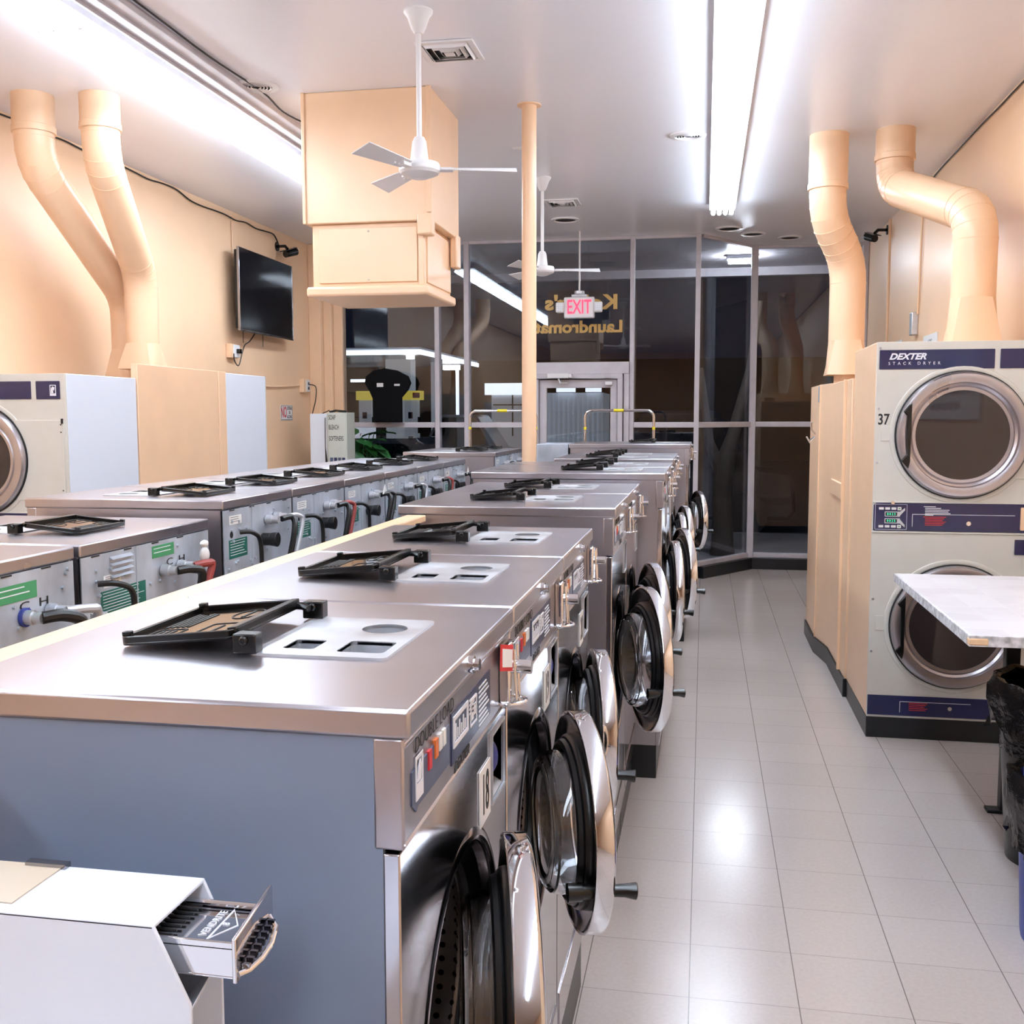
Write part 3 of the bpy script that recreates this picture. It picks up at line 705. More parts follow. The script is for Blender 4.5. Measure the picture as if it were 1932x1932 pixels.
# ------------------------------------------------------------------ stack dryers
def dryer(label, x, y, W, D, H, side, num=None, kz=.11, only_top=False, name='DEXTER', dcx=.41, R0=.305, flip=False):
    """front at y facing -Y; x is the left edge"""
    t = thing('stack_dryer', label, 'dryer', (x, y, 0), 0)
    obj('plinth', MB().box(0.0,W,.005,D,0,kz), 'kick', t, bevel=.004)
    obj('cabinet', MB().box(0,W,.012,D,kz,H), side, t, bevel=.004)
    z1 = H-.46; z2 = H-1.42
    s = H/2.01
    pm1, pm0 = 1.21*s, 1.07*s
    holes = [circ(dcx, z1, R0-.03, 64), circ(dcx, z2, R0-.03, 64)]
    P = PY
    ft = MB().plate([(.0,kz),(W,kz),(W,H),(0,H)], [], P, -.012, 0)
    for zz in (z1, z2):
        ft.lathe([(R0+.035,0),(R0+.032,-.004),(R0+.02,-.006),(R0+.008,-.002),(R0-.005,.001)], (dcx,0,zz), 'y', 64)
        ft.plate([(dcx-R0-.075,zz-.03),(dcx-R0-.0,zz-.03),(dcx-R0,zz+.045),(dcx-R0-.075,zz+.045)], [], P, 0, .003)
    for zz in (z1+.25, z1-.25, z1-.36): pass
    fp = obj('front_panel', ft, 'cream', t, bevel=.0015)
    for zz in (H-.03, z1+.13, z1-.14, z2+.13, z2-.14): obj('screw', MB().cyl(.006,-.004,0,(.015,0,zz),'y',10), 'steel', fp)
    lx = [(.012,.55),(.575,W-.015)] if not flip else [(.02,W-.2),(W-.17,W-.03)]
    for k, (a, b) in enumerate(lx):
        l = obj('name_label', MB().prism(rrect(a,b,H-.135,H-.04,.004), P, 0, .003), 'navy', t)
        if k == 0 and not flip:
            text('lettering', name, .042, 'inkwhite', lambda u, v, h: (u, -.0035-h, v), l, sx=1.12, shear=.35, bold=.0016, align='LEFT', origin=(a+.045, H-.074))
            text('lettering', 'STACK DRYER', .021, 'inkwhite', lambda u, v, h: (u, -.0035-h, v), l, sx=1.0, align='LEFT', origin=(a+.042, H-.107), space=2.05)
        if k == 1 and flip:
            lg = MB().plate([(b-.058,H-.118),(b-.022,H-.118),(b-.022,H-.06),(b-.058,H-.06)], [[(b-.054,H-.105),(b-.026,H-.105),(b-.026,H-.064),(b-.054,H-.064)]], P, .003, .0045)
            lg.plate([(b-.052,H-.104),(b-.05,H-.078),(b-.042,H-.068),(b-.03,H-.074),(b-.034,H-.09),(b-.04,H-.084),(b-.038,H-.104)], [], P, .003, .0045)
            obj('logo', lg, 'inkwhite', l)
    for q, zz in enumerate((z1, z2)):
        dr = obj('door', MB().lathe([(R0,-.002),(R0+.006,-.012),(R0+.004,-.03),(R0-.004,-.042),(R0-.025,-.046),(R0-.045,-.040),(R0-.05,-.022),(R0-.062,-.014),(R0-.07,-.020),(R0-.085,-.018),(R0-.088,-.006)], (dcx,0,zz), 'y', 72), 'steel', t, label='round brushed-metal door')
        obj('door_shadow_ring', MB().lathe([(R0+.002,0),(R0+.012,-.001),(R0+.012,-.012),(R0+.002,-.014)], (dcx,0,zz), 'y', 64), 'ink', dr)  # black ring paints the shadow round the door edge
        obj('door_glass', MB().lathe([(R0-.084,-.016),(R0*.5,-.016),(1e-5,-.016)], (dcx,0,zz), 'y', 64), 'smoked', dr, label='smoked round window')
        if not flip:
            hx = dcx-R0+.055
            obj('handle', MB().prism([(hx-.035,zz+.115),(hx-.018,zz+.095),(hx-.014,zz-.095),(hx-.04,zz-.125),(hx-.005,zz-.165),(hx+.002,zz-.13),(hx+.004,zz+.16),(hx-.008,zz+.15)], P, .04, .062)
                .box(hx-.012,hx+.002,-.06,-.03,zz-.10,zz-.08).box(hx-.012,hx+.002,-.06,-.03,zz+.08,zz+.10), 'black', dr, bevel=.004)
        hx0 = dcx+R0*.78
        hp = obj('hinge_panel', MB().plate([(hx0,zz-.215),(W-.015,zz-.215),(W-.015,zz+.215),(hx0,zz+.215)], [], P, 0, .006), 'cream', t, bevel=.004)
        for v in (zz+.19, zz+.15, zz-.16, zz-.195): obj('hinge_screw', MB().cyl(.004,-.008,-.005,(W-.03,0,v),'y',8), 'ink', hp)
        obj('hinge', MB().box(W-.026,W-.016,-.012,-.004,zz+.195,zz+.222), 'ink', hp)
    # mid control strip
    cs = obj('control_strip', MB().prism([(.005,pm0),(W-.005,pm0),(W-.005,pm1),(.018,pm1),(.005,pm1-.012)], P, 0, .008), 'navy', t, bevel=.002)
    obj('strip_rail', MB().box(.0,W,-.006,0,pm1,pm1+.008).box(0,W,-.006,0,pm0-.012,pm0-.002), 'cream', t, bevel=.002)
    if not flip:
        for r_, v in ((0,pm1-.028),(1,pm0+.022)):
            for k in range(3): obj('button', MB().prism(rrect(.03+k*.03,.053+k*.03,v-.006,v+.006,.002), P, .008, .0105), 'whiteplastic', cs)
        for v in (pm1-.028, pm0+.022):
            b_ = obj('button', MB().prism(rrect(.119,.137,v-.008,v+.008,.002), P, .008, .0115), 'whiteplastic', cs, label='white start button'); obj('button_dot', MB().prism(rrect(.124,.132,v-.003,v+.003,.001), P, .0115,.012), 'green', b_)
        bz = MB()
        for v, sgn in ((pm1-.056,1),(pm0+.05,-1)):
            bz.plate(rrect(.058,.132,v-.013,v+.013,.003), [rrect(.062,.118,v-.009,v+.009,.002)], P, .008, .010)
            bz.prism([(.128,v-.012),(.155,v+.02*sgn),(.155,v+.032*sgn),(.132,v+.013)] if sgn > 0 else [(.128,v+.012),(.155,v-.02),(.155,v-.032),(.132,v-.013)], P, .008, .0095)
        obj('display_bezel', bz, 'steel_dull', cs)
        for v in (pm1-.056, pm0+.05):
            sc_ = obj('display', MB().prism(rrect(.062,.118,v-.009,v+.009,.002), P, .008, .009), 'ink', cs)
            text('digits', '0 0 2 5', .016, 'led', lambda u, v2, h: (u, -.0095-h, v2), sc_, origin=(.09, v), sx=.9)
        ol = MB().plate(rrect(.012,.165,pm0+.006,pm1-.006,.004), [rrect(.0135,.1635,pm0+.0075,pm1-.0075,.003)], P, .008, .009)
        ol.box(.19,W-.13,-.0095,-.008,pm0+.083,pm0+.0855).box(.19,.192,-.0095,-.008,pm0+.022,pm0+.084)
        ln = [(.243,.30,0),(.25,.325,1),(.25,.365,2),(.25,.36,3),(.25,.37,4),(.25,.29,5)]
        for a, b, k in ln: ol.box(a,b,-.0092,-.008,pm1-.018-k*.0085,pm1-.0145-k*.0085)
        obj('strip_print', ol, 'inkwhite', cs)
        rp = MB()
        for k in range(6): rp.box(.243+(.008 if k else 0),.35-(k%3)*.008,-.0092,-.008,pm0+.07-k*.008,pm0+.0735-k*.008)
        obj('warning_print', rp, 'red', cs, label='red warning lines')
        obj('key_lock', MB().cyl(.011,-.016,-.008,(.455,0,pm0+.042),'y',20).cyl(.004,-.018,-.015,(.455,0,pm0+.042),'y',8), 'chrome', cs)
        obj('key_lock', MB().cyl(.009,-.016,-.008,(.095,0,pm1+.002),'y',20), 'chrome', cs)
        cb = obj('coin_plate', MB().prism(rrect(W-.105,W-.005,pm0+.012,pm1-.015,.004), P, .008, .013), 'peach', cs, bevel=.002); obj('coin_slot', MB().box(W-.075,W-.045,-.015,-.013,pm0+.03,pm0+.055), 'ink', cb)
        cbx = obj('coin_box', MB().prism(rrect(W-.125,W-.01,pm0-.11,pm0-.035,.003), P, 0, .006), 'navy', t, label='navy coin box door'); obj('key_lock', MB().cyl(.013,-.014,-.006,(W-.07,0,pm0-.07),'y',20), 'chrome', cbx)
    # bottom strip
    bs = obj('kick_strip', MB().prism([(.003,kz+.012),(W,kz+.012),(W,kz+.115),(.003,kz+.115)], P, 0, .005), 'navy', t, bevel=.002)
    bm_ = MB().box(.16,.162,-.0065,-.005,kz+.03,kz+.085).box(.16,.5,-.0065,-.005,kz+.085,kz+.087)
    obj('strip_print', bm_, 'inkwhite', bs); rp = MB()
    for k in range(5): rp.box(.205,.295-(k%3)*.008,-.0062,-.005,kz+.078-k*.009,kz+.081-k*.009)
    obj('warning_print', rp, 'red', bs); obj('key_lock', MB().cyl(.01,-.012,-.005,(.4,0,kz+.06),'y',18), 'chrome', bs)
    if num:
        text('number', num, .075, 'ink', lambda u, v, h: (u, -.0012-h, v), obj('number_sticker', MB().prism([(.008,z1+.035),(.075,z1+.035),(.072,z1+.115),(.01,z1+.115)], P, 0, .001), 'cream', t), sx=.75, align='LEFT', origin=(.012, z1+.075), bold=.0015)
    return t
dryer('cream stack dryer numbered 37 with two round doors, at the right', .84, 5.46, .80, .765, 2.01, 'peach', '37')
dryer('cream stack dryer with white enamel side panel, cut by the left edge', -4.10, 5.0, .78, .70, 1.875, 'white', None, flip=True, dcx=.245, R0=.292)
# back-to-back second left dryer
t = thing('stack_dryer', 'second left dryer showing only a white enamel side, past the peach enclosure', 'dryer', (-4.10,6.885,0))
obj('cabinet', MB().box(0,.78,0,.67,.1,1.955), 'white', t, bevel=.004); obj('plinth', MB().box(0,.78,.005,.66,0,.1), 'kick', t)
obj('front_panel', MB().plate([(0,.1),(.78,.1),(.78,1.955),(0,1.955)], [], lambda u, v, h: (u, .67+h, v), 0, .012), 'cream', t)
obj('door', MB().lathe([(.29,.682),(.29,.71),(.24,.715),(.22,.69)], (.4,0,1.5), 'y', 48), 'steel', t); obj('door_glass', MB().lathe([(.225,.695),(1e-5,.70)], (.4,0,1.5), 'y', 48), 'smoked', t)
t = thing('duct_enclosure', 'flat peach enclosure between the two white dryer sides on the left', 'enclosure', (-4.10,5.715,0))
obj('side_panel', MB().box(.74,.782,0,1.045,0,1.962), 'peach', t, bevel=.003); obj('corner_strip', MB().box(.74,.785,1.052,1.16,0,1.962), 'peach', t, bevel=.003)
obj('back_panel', MB().box(.02,.74,.02,.04,0,1.8), 'peach', t)
# right side enclosure
t = thing('duct_enclosure', 'peach panelled enclosure behind dryer 37 with black vinyl base', 'enclosure', (.8,6.24,0))
ep = MB().prism([(0.03,0),(0.03,.84),(-.02,1.18),(-.02,1.82),(.84,1.82),(.84,0)], lambda u, v, h: (u, v, h), .11, 1.86)
obj('side_panel', ep, 'peach', t, bevel=.004)
obj('vinyl_base', MB().prism([(0.022,.0),(0.022,.84),(-.03,1.18),(-.03,1.83),(.84,1.83),(.84,.0)], lambda u, v, h: (u, v, h), 0, .11), 'kick', t, bevel=.003)
obj('seam_strip', MB().box(.012,.03,.22,.235,.11,1.86), 'peach', t, bevel=.002); obj('seam_strip', MB().box(-.026,-.018,1.17,1.19,.11,1.86), 'peach', t, bevel=.002)
obj('taped_patch', MB().box(.018,.032,.3,.82,1.14,1.24), 'peach', t, bevel=.01, label='crinkled tape patch')
obj('switch_plate', MB().box(-.024,-.019,1.20,1.3,1.74,1.85), 'steel_dull', t)
hk = obj('wall_hook', MB().tube([(-.02,1.45,1.52),(-.05,1.40,1.55),(-.055,1.36,1.6)], .006, 8).tube([(-.02,1.45,1.5),(-.06,1.43,1.46),(-.085,1.40,1.5)], .006, 8).tube([(-.02,1.5,1.5),(-.06,1.52,1.47),(-.075,1.52,1.5)], .005, 8), 'chrome', t)

# ------------------------------------------------------------------ ducts
def bend(pts, nseg=4, rad=.14):
    out = [Vector(pts[0])]
    for i in range(1, len(pts)-1):
        a, b, c = Vector(pts[i-1]), Vector(pts[i]), Vector(pts[i+1])
        d1 = (a-b).normalized(); d2 = (c-b).normalized(); L = min(rad, (a-b).length*.48, (c-b).length*.48)
        p, q = b+d1*L, b+d2*L
        for k in range(nseg+1):
            s = k/nseg; out.append((1-s)**2*p+2*s*(1-s)*b+s*s*q)
    out.append(Vector(pts[-1])); return out
def duct(label, pts, r, zflare, group='peach painted dryer exhaust ducts'):
    t = thing('exhaust_duct', label, 'duct', tuple(pts[0]), 0, group)
    o = Vector(pts[0]); P3 = [p-o for p in bend(pts)]
    obj('pipe', MB().tube(P3, r, 32, False), 'peach', t, sharp=20)
    for i in range(1, len(P3)-1):
        d = (P3[i+1]-P3[i-1]).normalized()
        obj('seam_ring', MB().tube([P3[i]-d*.004, P3[i]+d*.004], r*1.018, 32), 'peach', t)
    z = (P3[1].z if len(P3) > 1 else 0)
    obj('collar', MB().lathe([(r*1.0,0),(r*1.06,0),(r*1.06,z*.9),(r*1.0,z*.9)], (0,0,0), 'z', 32).lathe([(r*1.07,z*.9+.035),(r*1.10,z*.9+.033),(r*1.10,z*.9-.002),(r*1.0,z*.9-.004)], (0,0,0), 'z', 32), 'peach', t)
    e = P3[-1]; n_ = 24; vs = []; q = r*1.12
    for k in range(n_):
        a = 2*PI*k/n_; vs.append((e.x+r*math.cos(a), e.y+r*math.sin(a), e.z))
    for k in range(n_):
        a = 2*PI*k/n_; c, s_ = math.cos(a), math.sin(a); m_ = max(abs(c), abs(s_)); vs.append((e.x+q*c/m_, e.y+q*s_/m_, zflare-o.z))
    obj('square_boot', MB().add(vs, [(k,(k+1)%n_,n_+(k+1)%n_,n_+k) for k in range(n_)]), 'peach', t, sharp=25)
    return t
duct('left-hand of the two ducts over the left dryer, partly behind the other', [(-3.75,5.45,CZ),(-3.75,5.45,3.08),(-3.83,6.5,2.44),(-3.83,6.5,2.1)], .108, 1.88)
duct('right-hand of the two ducts over the left dryer, in front', [(-3.38,5.52,CZ),(-3.38,5.52,3.10),(-3.60,6.28,2.56),(-3.60,6.28,2.12)], .104, 1.955)
duct('straight jogging duct dropping to the peach enclosure, at the right', [(.765,7.15,CZ),(.765,7.15,2.93),(.93,7.35,2.67),(.93,7.35,2.15)], .116, 1.92)
obj('stub_pipe', MB().lathe([(.075,1.80),(.075,1.95)], (0,0,0), 'z', 24), 'peach', bpy.data.objects['exhaust_duct.002'], loc=(.165,.2,-CZ))
duct('duct sweeping right and forward over dryer 37', [(1.165,7.1,CZ),(1.165,7.1,3.10),(1.405,6.0,2.72),(1.405,6.0,2.27)], .113, 2.015)

# hanging unit enclosure
t = thing('ceiling_heater_housing', 'large peach box housing hanging from the ceiling left of the pole', 'housing', (-1.875,6.03,CZ))
obj('upper_shell', MB().box(-.37,.37,-.335,.335,-.72,0), 'peach', t, bevel=.006)
obj('lower_shell', MB().box(-.335,.32,-.305,.31,-1.08,-.72), 'peach', t, bevel=.006)
obj('tray', MB().box(-.365,.35,-.34,.335,-1.125,-1.07), 'peach', t, bevel=.014)
obj('corner_block', MB().box(.29,.375,-.345,-.26,-.80,-.68), 'peach', t, bevel=.01); obj('corner_block', MB().box(.335,.38,.24,.345,-.9,-.70), 'peach', t, bevel=.01)
obj('access_panel', MB().box(-.295,.285,-.315,-.304,-1.05,-.745), 'peach', t, bevel=.004)
obj('access_panel', MB().box(.318,.328,-.25,.29,-1.05,-.745), 'peach', t, bevel=.004)
for bb in ((.345,.376,-.345,-.33,-.68,0),(-.376,-.355,-.345,-.33,-.72,0),(.29,.325,-.318,-.304,-1.07,-.78)): obj('edge_trim', MB().box(*bb), 'peach', t, bevel=.004)
for zz in (-.765,-1.035): obj('panel_screw', MB().cyl(.006,-.322,-.31,(0,0,zz),'y',10), 'plate', t)

o = tag(obj('support_pole', MB().cyl(.043, 0, CZ, (0,0,0), 'z', 32).cyl(.07,CZ-.006,CZ,(0,0,0),'z',32), 'peach', loc=(-1.03,6.15,0)), 'peach painted round pole from floor to ceiling between the washer rows', 'pole')

# ------------------------------------------------------------------ ceiling fans
def fan(label, x, y, rot):
    t = thing('ceiling_fan', label, 'ceiling fan', (x, y, CZ), rot, 'white three-blade ceiling fans')
    obj('canopy', MB().lathe([(1e-5,0),(.066,0),(.066,-.008),(.05,-.03),(.034,-.075),(.02,-.10),(1e-5,-.10)], seg=28), 'whiteplastic', t)
    obj('downrod', MB().cyl(.012,-.56,-.09,seg=14), 'whiteplastic', t)
    obj('motor', MB().lathe([(1e-5,-.55),(.022,-.55),(.032,-.57),(.042,-.655),(.038,-.662),(.088,-.665),(.093,-.675),(.093,-.70),(.085,-.712),(.035,-.732),(.022,-.735),(1e-5,-.735)], seg=40), 'whiteplastic', t)
    for k in range(3):
        m = MB(); m.hexa([(.10,-.035,-.700),(.44,-.05,-.712),(.44,.045,-.676),(.10,.03,-.680),(.10,-.035,-.696),(.44,-.05,-.708),(.44,.045,-.672),(.10,.03,-.676)])
        m.box(.08,.15,-.018,.018,-.700,-.684)
        for q in (.15,.18): m.cyl(.005,-.702,-.69,(q,-.01,0),'z',8)
        obj('blade', m, 'whiteplastic', t, rot=(0,0,R(2+120*k)), bevel=.0015)
    return t
fan('nearer white ceiling fan in front of the hanging peach housing', -1.285, 4.67, R(10))
fan('farther white ceiling fan behind the peach pole, against the dark window', -1.235, 7.98, R(8))

# ------------------------------------------------------------------ ceiling vents
def square_vent(label, x, y, s):
    t = thing('ceiling_vent', label, 'ceiling vent', (x, y, CZ), 0, 'square louvred ceiling vents')
    def fr(a, b, z0, z1, m): m.plate([(-a,-a),(a,-a),(a,a),(-a,a)], [[(-b,-b),(b,-b),(b,b),(-b,b)]], PZ, z0, z1)
    m = MB(); fr(s, s*.8, -.012, -.001, m); obj('frame', m, 'whiteplastic', t, bevel=.002)
    m = MB()
    for a in (.78,.56,.34):
        A_, B_ = s*a, s*(a-.10)
        for k in range(4):
            q = [(-A_,-A_),(A_,-A_),(A_,A_),(-A_,A_)]; w_ = [(-B_,-B_),(B_,-B_),(B_,B_),(-B_,B_)]
            p0, p1, p2, p3 = q[k], q[(k+1)%4], w_[(k+1)%4], w_[k]
            m.add([(*p0,-.006),(*p1,-.006),(*p2,-.022),(*p3,-.022),(*p0,-.004),(*p1,-.004),(*p2,-.020),(*p3,-.020)], [(0,1,2,3),(7,6,5,4),(0,4,5,1),(1,5,6,2),(2,6,7,3),(3,7,4,0)])
    m.box(-s*.17,s*.17,-s*.17,s*.17,-.022,-.018)
    obj('louvre', m, 'whiteplastic', t)
    obj('duct_throat', MB().box(-s*.8,s*.8,-s*.8,s*.8,-.003,-.001), 'ink', t)
square_vent('square white ceiling vent beside the nearer fan', -1.265, 5.18, .145)
square_vent('square white ceiling vent behind the pole', -1.205, 8.9, .145)
def round_vent(label, x, y, r, dark=False):
    t = thing('round_ceiling_vent', label, 'ceiling vent', (x, y, CZ), 0, 'round ceiling vents and downlights')
    if dark:
        obj('trim_ring', MB().lathe([(r,0),(r,-.008),(r*.78,-.012),(r*.72,-.002)], seg=36), 'whiteplastic', t); obj('recess', MB().cyl(r*.74,-.004,-.001,seg=36), 'ink', t)
    else:
        obj('flange', MB().lathe([(r,0),(r*.98,-.008),(r*.72,-.012),(r*.68,-.004)], seg=40), 'whiteplastic', t)
        m = MB()
        for a in (.60,.46,.32,.18): m.lathe([(r*a,-.010),(r*(a+.05),-.014),(r*(a+.06),-.004)], seg=36)
        obj('diffuser_ring', m, 'whiteplastic', t); obj('throat', MB().cyl(r*.7,-.003,-.001,seg=36), 'ink', t)
round_vent('round louvred vent between the left light and the housing', -2.44, 5.52, .125)
round_vent('round louvred vent left of the right light', -.13, 6.98, .12)
round_vent('dark recessed ceiling can above the exit sign', -1.285, 9.68, .13, True)
round_vent('dark recessed ceiling can nearest the right light end', .204, 10.42, .13, True)
round_vent('middle of the three ceiling cans by the bay window', .448, 10.76, .12, True)
round_vent('rightmost ceiling can by the bay window', .822, 11.05, .12, True)
# patched plaster marks
tag(obj('plaster_patch', MB().prism([(-.08,-.02),(-.02,-.03),(.0,-.10),(.02,-.03),(.09,-.02),(.085,.02),(.02,.015),(-.03,.02),(-.08,.01)], PZ, -.003, 0), 'whiteplastic', loc=(-1.22,7.1,CZ)), 'small white plaster patch on the ceiling left of the pole', 'patch')

# ------------------------------------------------------------------ fluorescent lights
def light(label, x, y0, y1, seglen, z, wd=.25, kinds=4):
    t = thing('fluorescent_light', label, 'light', (x, 0, z))
    obj('housing', MB().box(-wd/2, wd/2, y0, y1, .03, .085), 'whiteplastic', t)
    y = y1
    while y > y0+.1:
        ya = max(y0, y-seglen)
        for k in range(kinds):
            xx = -wd/2+.032+(wd-.064)*k/(kinds-1)
            obj('tube', lambda: MB().cyl(.018, .012, seglen-.012, (0,0,0), 'y', 12), 'tube', t, loc=(xx, ya, 0), key=('tube', seglen))
        for k in range(kinds):
            xx = -wd/2+.032+(wd-.064)*k/(kinds-1); obj('lamp_holder', lambda: MB().box(-.012, .012, -.006, .006, -.02, .03), 'whiteplastic', t, loc=(xx, ya, 0), key=('lh',))
        y = ya
    return t
light('long four-tube fluorescent strip running above the aisle on the right', .123, -2.995, 9.2, 1.22*2-.001, 3.365, .215)
light('long four-tube fluorescent strip on the left, passing behind the housing', -2.83, -2.995, 9.2, 1.22*2-.001, 3.365, .26)
t = thing('ceiling_beam', 'grey-white metal raceway beam beside the left light', 'beam', (-2.57,0,CZ))
obj('channel', MB().box(-.085,.085,-3.3,6.9,-.035,0).box(-.09,-.075,-3.3,6.9,-.05,0).box(.0,.012,-3.3,6.9,-.045,0), 'frame', t, bevel=.003)
def cable(label, pts, r, mat='hose', cat='cable', nm='cable'):
    P3 = [Vector(p) for p in pts]; out = []
    for i in range(len(P3)-1):
        a = P3[max(0,i-1)]; b_ = P3[i]; c = P3[i+1]; d_ = P3[min(len(P3)-1,i+2)]
        for s in range(5):
            t_ = s/5; out.append(.5*((2*b_)+(c-a)*t_+(2*a-5*b_+4*c-d_)*t_*t_+(3*b_-a-3*c+d_)*t_**3))
    out.append(P3[-1]); return tag(obj(nm, MB().tube(out, r, 8), mat), label, cat)
cable('thin dark cable along the raceway beam', [(-2.46,-2,CZ-.006),(-2.45,2,CZ-.008),(-2.455,4.2,CZ-.008),(-2.46,5.0,CZ-.012),(-2.44,5.6,CZ-.008),(-2.46,5.95,CZ-.02),(-2.42,6.3,CZ-.012)], .005)
wl = [(XL+.012,-3,3.435)]
for k in range(24): wl.append((XL+.012, 4.6+k*.21, 3.432-.02*random.random()-(.03 if k > 15 else 0)))
cable('dark cable sagging along the top of the left wall', wl+[(XL+.012,9.62,3.40),(XL+.012,9.72,3.34)], .006)
cable('dark cable along the top of the right wall', [(XR-.01,-3,3.44)]+[(XR-.01, 4.2+k*.3, 3.43-.012*random.random()) for k in range(12)]+[(XR-.01,8.3,3.42),(XR-.01,8.5,3.36)], .005)
cable('peach painted conduit down the left wall to the television', [(XL+.008,8.72,3.40),(XL+.008,8.72,3.1)], .005, 'peach')
cable('grey conduit down the right wall to the grey switch box', [(XR-.012,8.72,3.42),(XR-.012,8.74,2.8),(XR-.012,8.78,2.45)], .008, 'peach')

# ------------------------------------------------------------------ exit sign, cameras, tv
t = thing('exit_sign', 'hanging white exit sign with red letters and two lamp heads', 'exit sign', (-1.225,10.3,CZ))
obj('stem', MB().cyl(.009,-.58,0,seg=10), 'whiteplastic', t)
obj('mount', MB().cyl(.05,-.61,-.575,seg=20).box(-.075,.075,-.03,.03,-.635,-.61), 'steel_dull', t, bevel=.004)
hs = obj('sign_body', MB().box(-.15,.15,-.03,.03,-.84,-.635), 'whiteplastic', t, bevel=.012)
text('lettering', 'EXIT', .19, 'exitred', lambda u, v, h: (u, -.033-h, v), hs, sx=.62, bold=.003, origin=(0,-.738), h=.002)
for s in (-1, 1):
    h = obj('lamp_head', MB().box(-.042,.042,-.05,.03,-.05,.05), 'whiteplastic', t, loc=(s*.185,0,-.735), rot=(0,0,R(6*s)), bevel=.014)
    g = MB()
    for a in range(4):
        for b in range(4): g.cyl(.0065,-.053,-.05,(-.027+a*.018,0,-.027+b*.018),'y',6)
    obj('lens_grid', g, 'steel_dull', h)
def cam(label, x, y, z, s):
    t = thing('security_camera', label, 'security camera', (x,y,z), 0, 'black bullet security cameras')
    obj('base', MB().cyl(.045,0,s*.012,ax='x',seg=20), 'black', t)
    obj('bracket', MB().tube([(s*.01,0,0),(s*.09,-.01,.0),(s*.12,-.02,-.03)], .014, 10), 'black', t)
    obj('body', MB().cyl(.033,-.07,.08,ax='y',seg=20,r2=.04).box(-.042,.042,-.1,.07,.03,.037), 'black', t, loc=(s*.15,-.03,-.07), rot=(R(18),0,R(-20*s)))
cam('black camera high on the left wall above the television', XL, 9.72, 3.30, 1)
cam('black camera high on the right wall', XR, 10.38, 3.38, -1)
t = thing('television', 'black flat television mounted on the left wall', 'television', (-3.99,9.17,2.755), R(1))
obj('back_shell', MB().box(-.05,0,-.60,.60,-.34,.34), 'black', t, bevel=.008)
obj('bezel', MB().plate([(-.62,-.36),(.62,-.36),(.62,.36),(-.62,.36)], [[(-.612,-.345),(.612,-.345),(.612,.352),(-.612,.352)]], PX, -.015, .008), 'steel_dark', t, bevel=.002)
obj('screen', MB().plate([(-.612,-.345),(.612,-.345),(.612,.352),(-.612,.352)], [], PX, -.01, .003), 'screen', t)
obj('wall_bracket', MB().box(-.13,-.05,-.2,.2,-.15,.15), 'black', t)
obj('pull_cord', MB().tube([(-.06,-.42,-.34),(-.06,-.42,-.45)], .003, 6), 'black', t); obj('pull_cord', MB().tube([(-.06,.02,-.34),(-.06,.02,-.46)], .003, 6), 'black', t)
t = thing('wall_outlet', 'cream outlet box with plug below the television', 'outlet', (XL,8.62,2.225))
obj('box', MB().box(0,.05,-.06,.07,-.06,.06), 'peach', t, bevel=.005); obj('faceplate', MB().box(.05,.056,-.02,.10,-.055,.055), 'whiteplastic', t, bevel=.002); obj('plug', MB().box(.056,.09,.03,.07,-.02,.02), 'black', t, bevel=.004)
cable('black television power cord', [(-4.02,8.98,2.42),(-4.06,8.92,2.33),(-4.05,8.8,2.29),(-4.04,8.72,2.22),(-4.05,8.66,2.10),(-4.06,8.60,2.14),(-4.055,8.58,2.2)], .005)
t = thing('wall_outlet', 'small white outlet on the left wall above the soap vending box', 'outlet', (XL,10.30,1.97))
obj('box', MB().box(0,.05,-.07,.05,-.07,.07), 'peach', t, bevel=.005); obj('faceplate', MB().box(.05,.056,-.01,.09,-.06,.06), 'whiteplastic', t, bevel=.002); obj('socket', MB().box(.056,.058,.03,.06,.01,.04).box(.056,.058,.03,.06,-.04,-.01), 'ink', t)
cable('black cord looping from the outlet to the vending box', [(-4.05,10.33,1.985),(-4.0,10.38,1.96),(-3.98,10.32,1.83),(-3.96,10.18,1.70),(-3.9,10.0,1.64),(-3.8,9.9,1.66),(-3.64,9.80,1.712)], .005)
cable('peach conduit along the left wall from dryer to outlet', [(XL+.01,7.6,1.98),(XL+.015,8.6,1.965),(XL+.015,9.4,1.94),(XL+.012,10.2,1.97)], .009, 'peach')
t = thing('wall_sign', 'small white sign with red NO on the left wall', 'sign', (XL,9.87,1.69))
b_ = obj('board', MB().box(0,.006,-.15,.15,-.075,.075), 'paper', t, bevel=.002)
PS = lambda u, v, h: (.0065+h, u, v)
text('lettering', 'NO', .15, 'red', PS, b_, sx=.62, bold=.003, origin=(-.075,0)); text('lettering', 'LOITERING\nOR\nALCOHOL', .042, 'navy', PS, b_, sx=.62, origin=(.07,.0), bold=.001)
obj('border', MB().plate([(-.145,-.07),(.145,-.07),(.145,.07),(-.145,.07)], [[(-.14,-.066),(.14,-.066),(.14,.066),(-.14,.066)]], PX, .006, .0068), 'ink', t)
